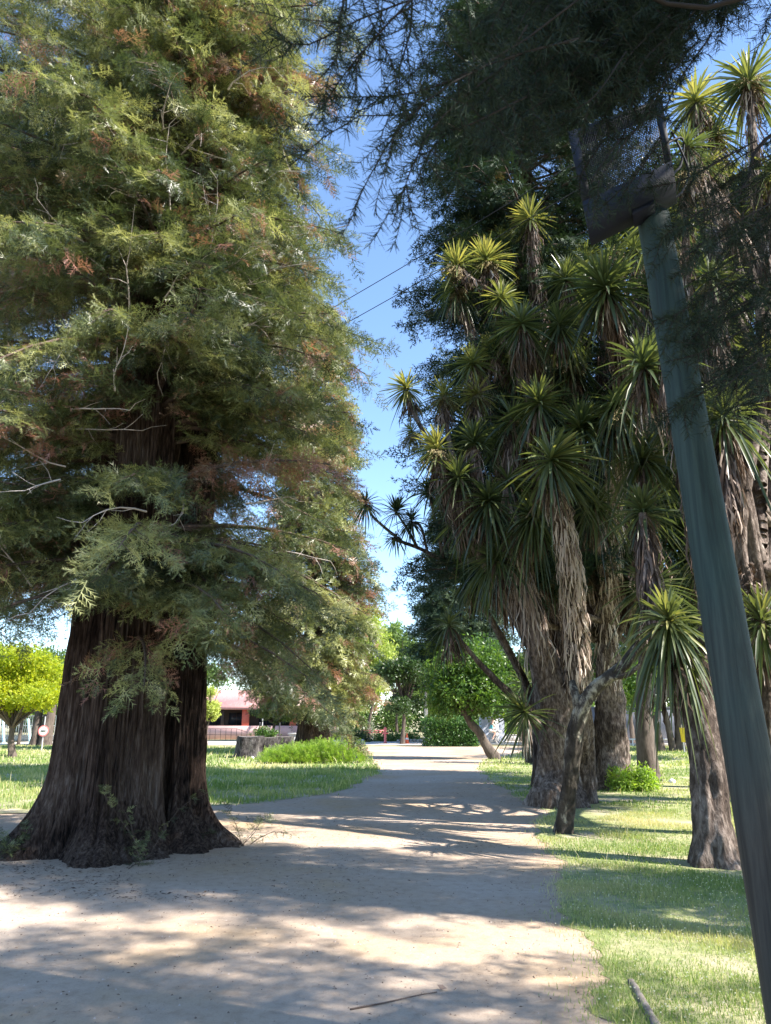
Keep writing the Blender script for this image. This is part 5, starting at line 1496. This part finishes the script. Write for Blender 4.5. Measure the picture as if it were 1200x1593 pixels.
# ================================================================== litter on the path
rng = np.random.default_rng(55)
acc = Acc()
def scatter(n, x0, x1, y0, y1, size):
    xy = np.stack([rng.uniform(x0, x1, n), rng.uniform(y0, y1, n)], 1)
    cl = np.array([mnoise.noise(Vector((p[0] * .8, p[1] * 1.6, 5))) for p in xy])
    ok = (rng.random(n) < .35 + cl) & ~inpoly(xy, right_poly) & ~inpoly(xy, left_poly)
    xy = xy[ok]; n = len(xy)
    az = rng.uniform(0, math.pi * 2, n); L = size * rng.uniform(.3, 1.6, n); w = size * rng.uniform(.06, .3, n)
    d = np.stack([np.cos(az), np.sin(az), rng.normal(0, .12, n)], 1) * L[:, None]; s = np.stack([-np.sin(az), np.cos(az), rng.normal(0, .3, n)], 1) * w[:, None]
    c = np.stack([xy[:, 0], xy[:, 1], np.full(n, .008)], 1)
    V = np.stack([c - d * .5, c + s * .5 + [0, 0, .004], c + d * .5, c - s * .5], 1)
    acc.add(V.reshape(-1, 3), np.arange(n)[:, None] * 4 + np.array([[0, 1, 2, 3]]), np.repeat(np.clip(rng.normal(.35, .28, n), 0, 1), 4))
scatter(2600, -4.5, 3, 4, 8, .022)
scatter(4200, -6, 4, 7.5, 12, .035)
scatter(2500, -5, 5, 12, 26, .05)
scatter(2600, -6, -1.6, 7.6, 9.6, .05)
scatter(900, 1.0, 5, 9, 17, .06)
o = acc.build('leaf_litter', M['litter']); tag(o, 'scattered dry needles, bark flakes and twigs on the dirt path', 'leaf litter', kind='stuff')
acc = Acc(); n = 5000
xy = np.stack([rng.uniform(-5, 3, n), rng.uniform(3.8, 14, n)], 1); xy = xy[~inpoly(xy, right_poly)]; n = len(xy)
s = .006 * rng.uniform(.4, 1.8, n)
tet = np.array([[1, 0, -.3], [-.5, .87, -.3], [-.5, -.87, -.3], [0, 0, .9]])
rot = rng.uniform(0, 6.28, n)
Mx = np.zeros((n, 3, 3)); Mx[:, 0, 0] = np.cos(rot); Mx[:, 0, 1] = -np.sin(rot); Mx[:, 1, 0] = np.sin(rot); Mx[:, 1, 1] = np.cos(rot); Mx[:, 2, 2] = .8; Mx *= s[:, None, None]
V, F, T = stamp(tet, np.array([[0, 1, 3], [1, 2, 3], [2, 0, 3]]), Mx, np.stack([xy[:, 0], xy[:, 1], np.full(n, .002)], 1), np.clip(rng.normal(.75, .2, n), 0, 1))
acc.add(V, F, T); o = acc.build('gravel', M['litter']); tag(o, 'fine gravel grains on the dirt path', 'gravel', kind='stuff')
f = G(688, 1541); g2 = G(545, 1572); a = Acc()
a.tube(spline([g2 + [0, 0, .006], G(600, 1562) + [0, 0, .008], G(650, 1552) + [0, 0, .012], G(680, 1545) + [0, 0, .006]], 10), .005, .003, sides=6)
o = a.build('twig', M['limb']); tag(o, 'long thin dry twig lying on the path at the bottom of the view', 'twig')
a = Acc(); c = f + np.array([0, 0, .02])
V = np.array([c + [-.03, 0, .012], c + [-.01, -.02, -.01], c + [.03, 0, -.008], c + [.005, .022, .006], c + [0, 0, -.012]])
a.add(V, np.array([[0, 1, 4], [1, 2, 4], [2, 3, 4], [3, 0, 4]])); o = a.build('fallen_leaf', M['dead']); tag(o, 'curled dark brown leaf at the end of the long twig', 'leaf')
f0, f1 = G(982, 1528), G(1022, 1600)
a = Acc(); a.tube(spline([f0 + [0, 0, .0], (f0 + f1) / 2 + [0, 0, .004], f1 + (f1 - f0) * .4 + [0, 0, -.005]], 10), .024, .032, sides=10, wob=.2, rng=rng)
o = a.build('log_edging', M['limbgrey'], smooth=True); tag(o, 'half buried weathered log at the path edge, bottom right', 'log')
for k, (px, py, s_, lab) in enumerate([(1046, 1218, .09, 'small white stone lying on the right lawn'), (393, 1180, .08, 'tiny white marker stone in front of the stumps')]):
    f = G(px, py); a = Acc(); a.lathe(f, [(s_, 0), (s_ * 1.1, s_ * .5), (s_ * .6, s_ * 1.1), (0, s_ * 1.25)], 9); o = a.build('stone', M['white'], smooth=True); tag(o, lab, 'stone', 'white stones on the lawns')
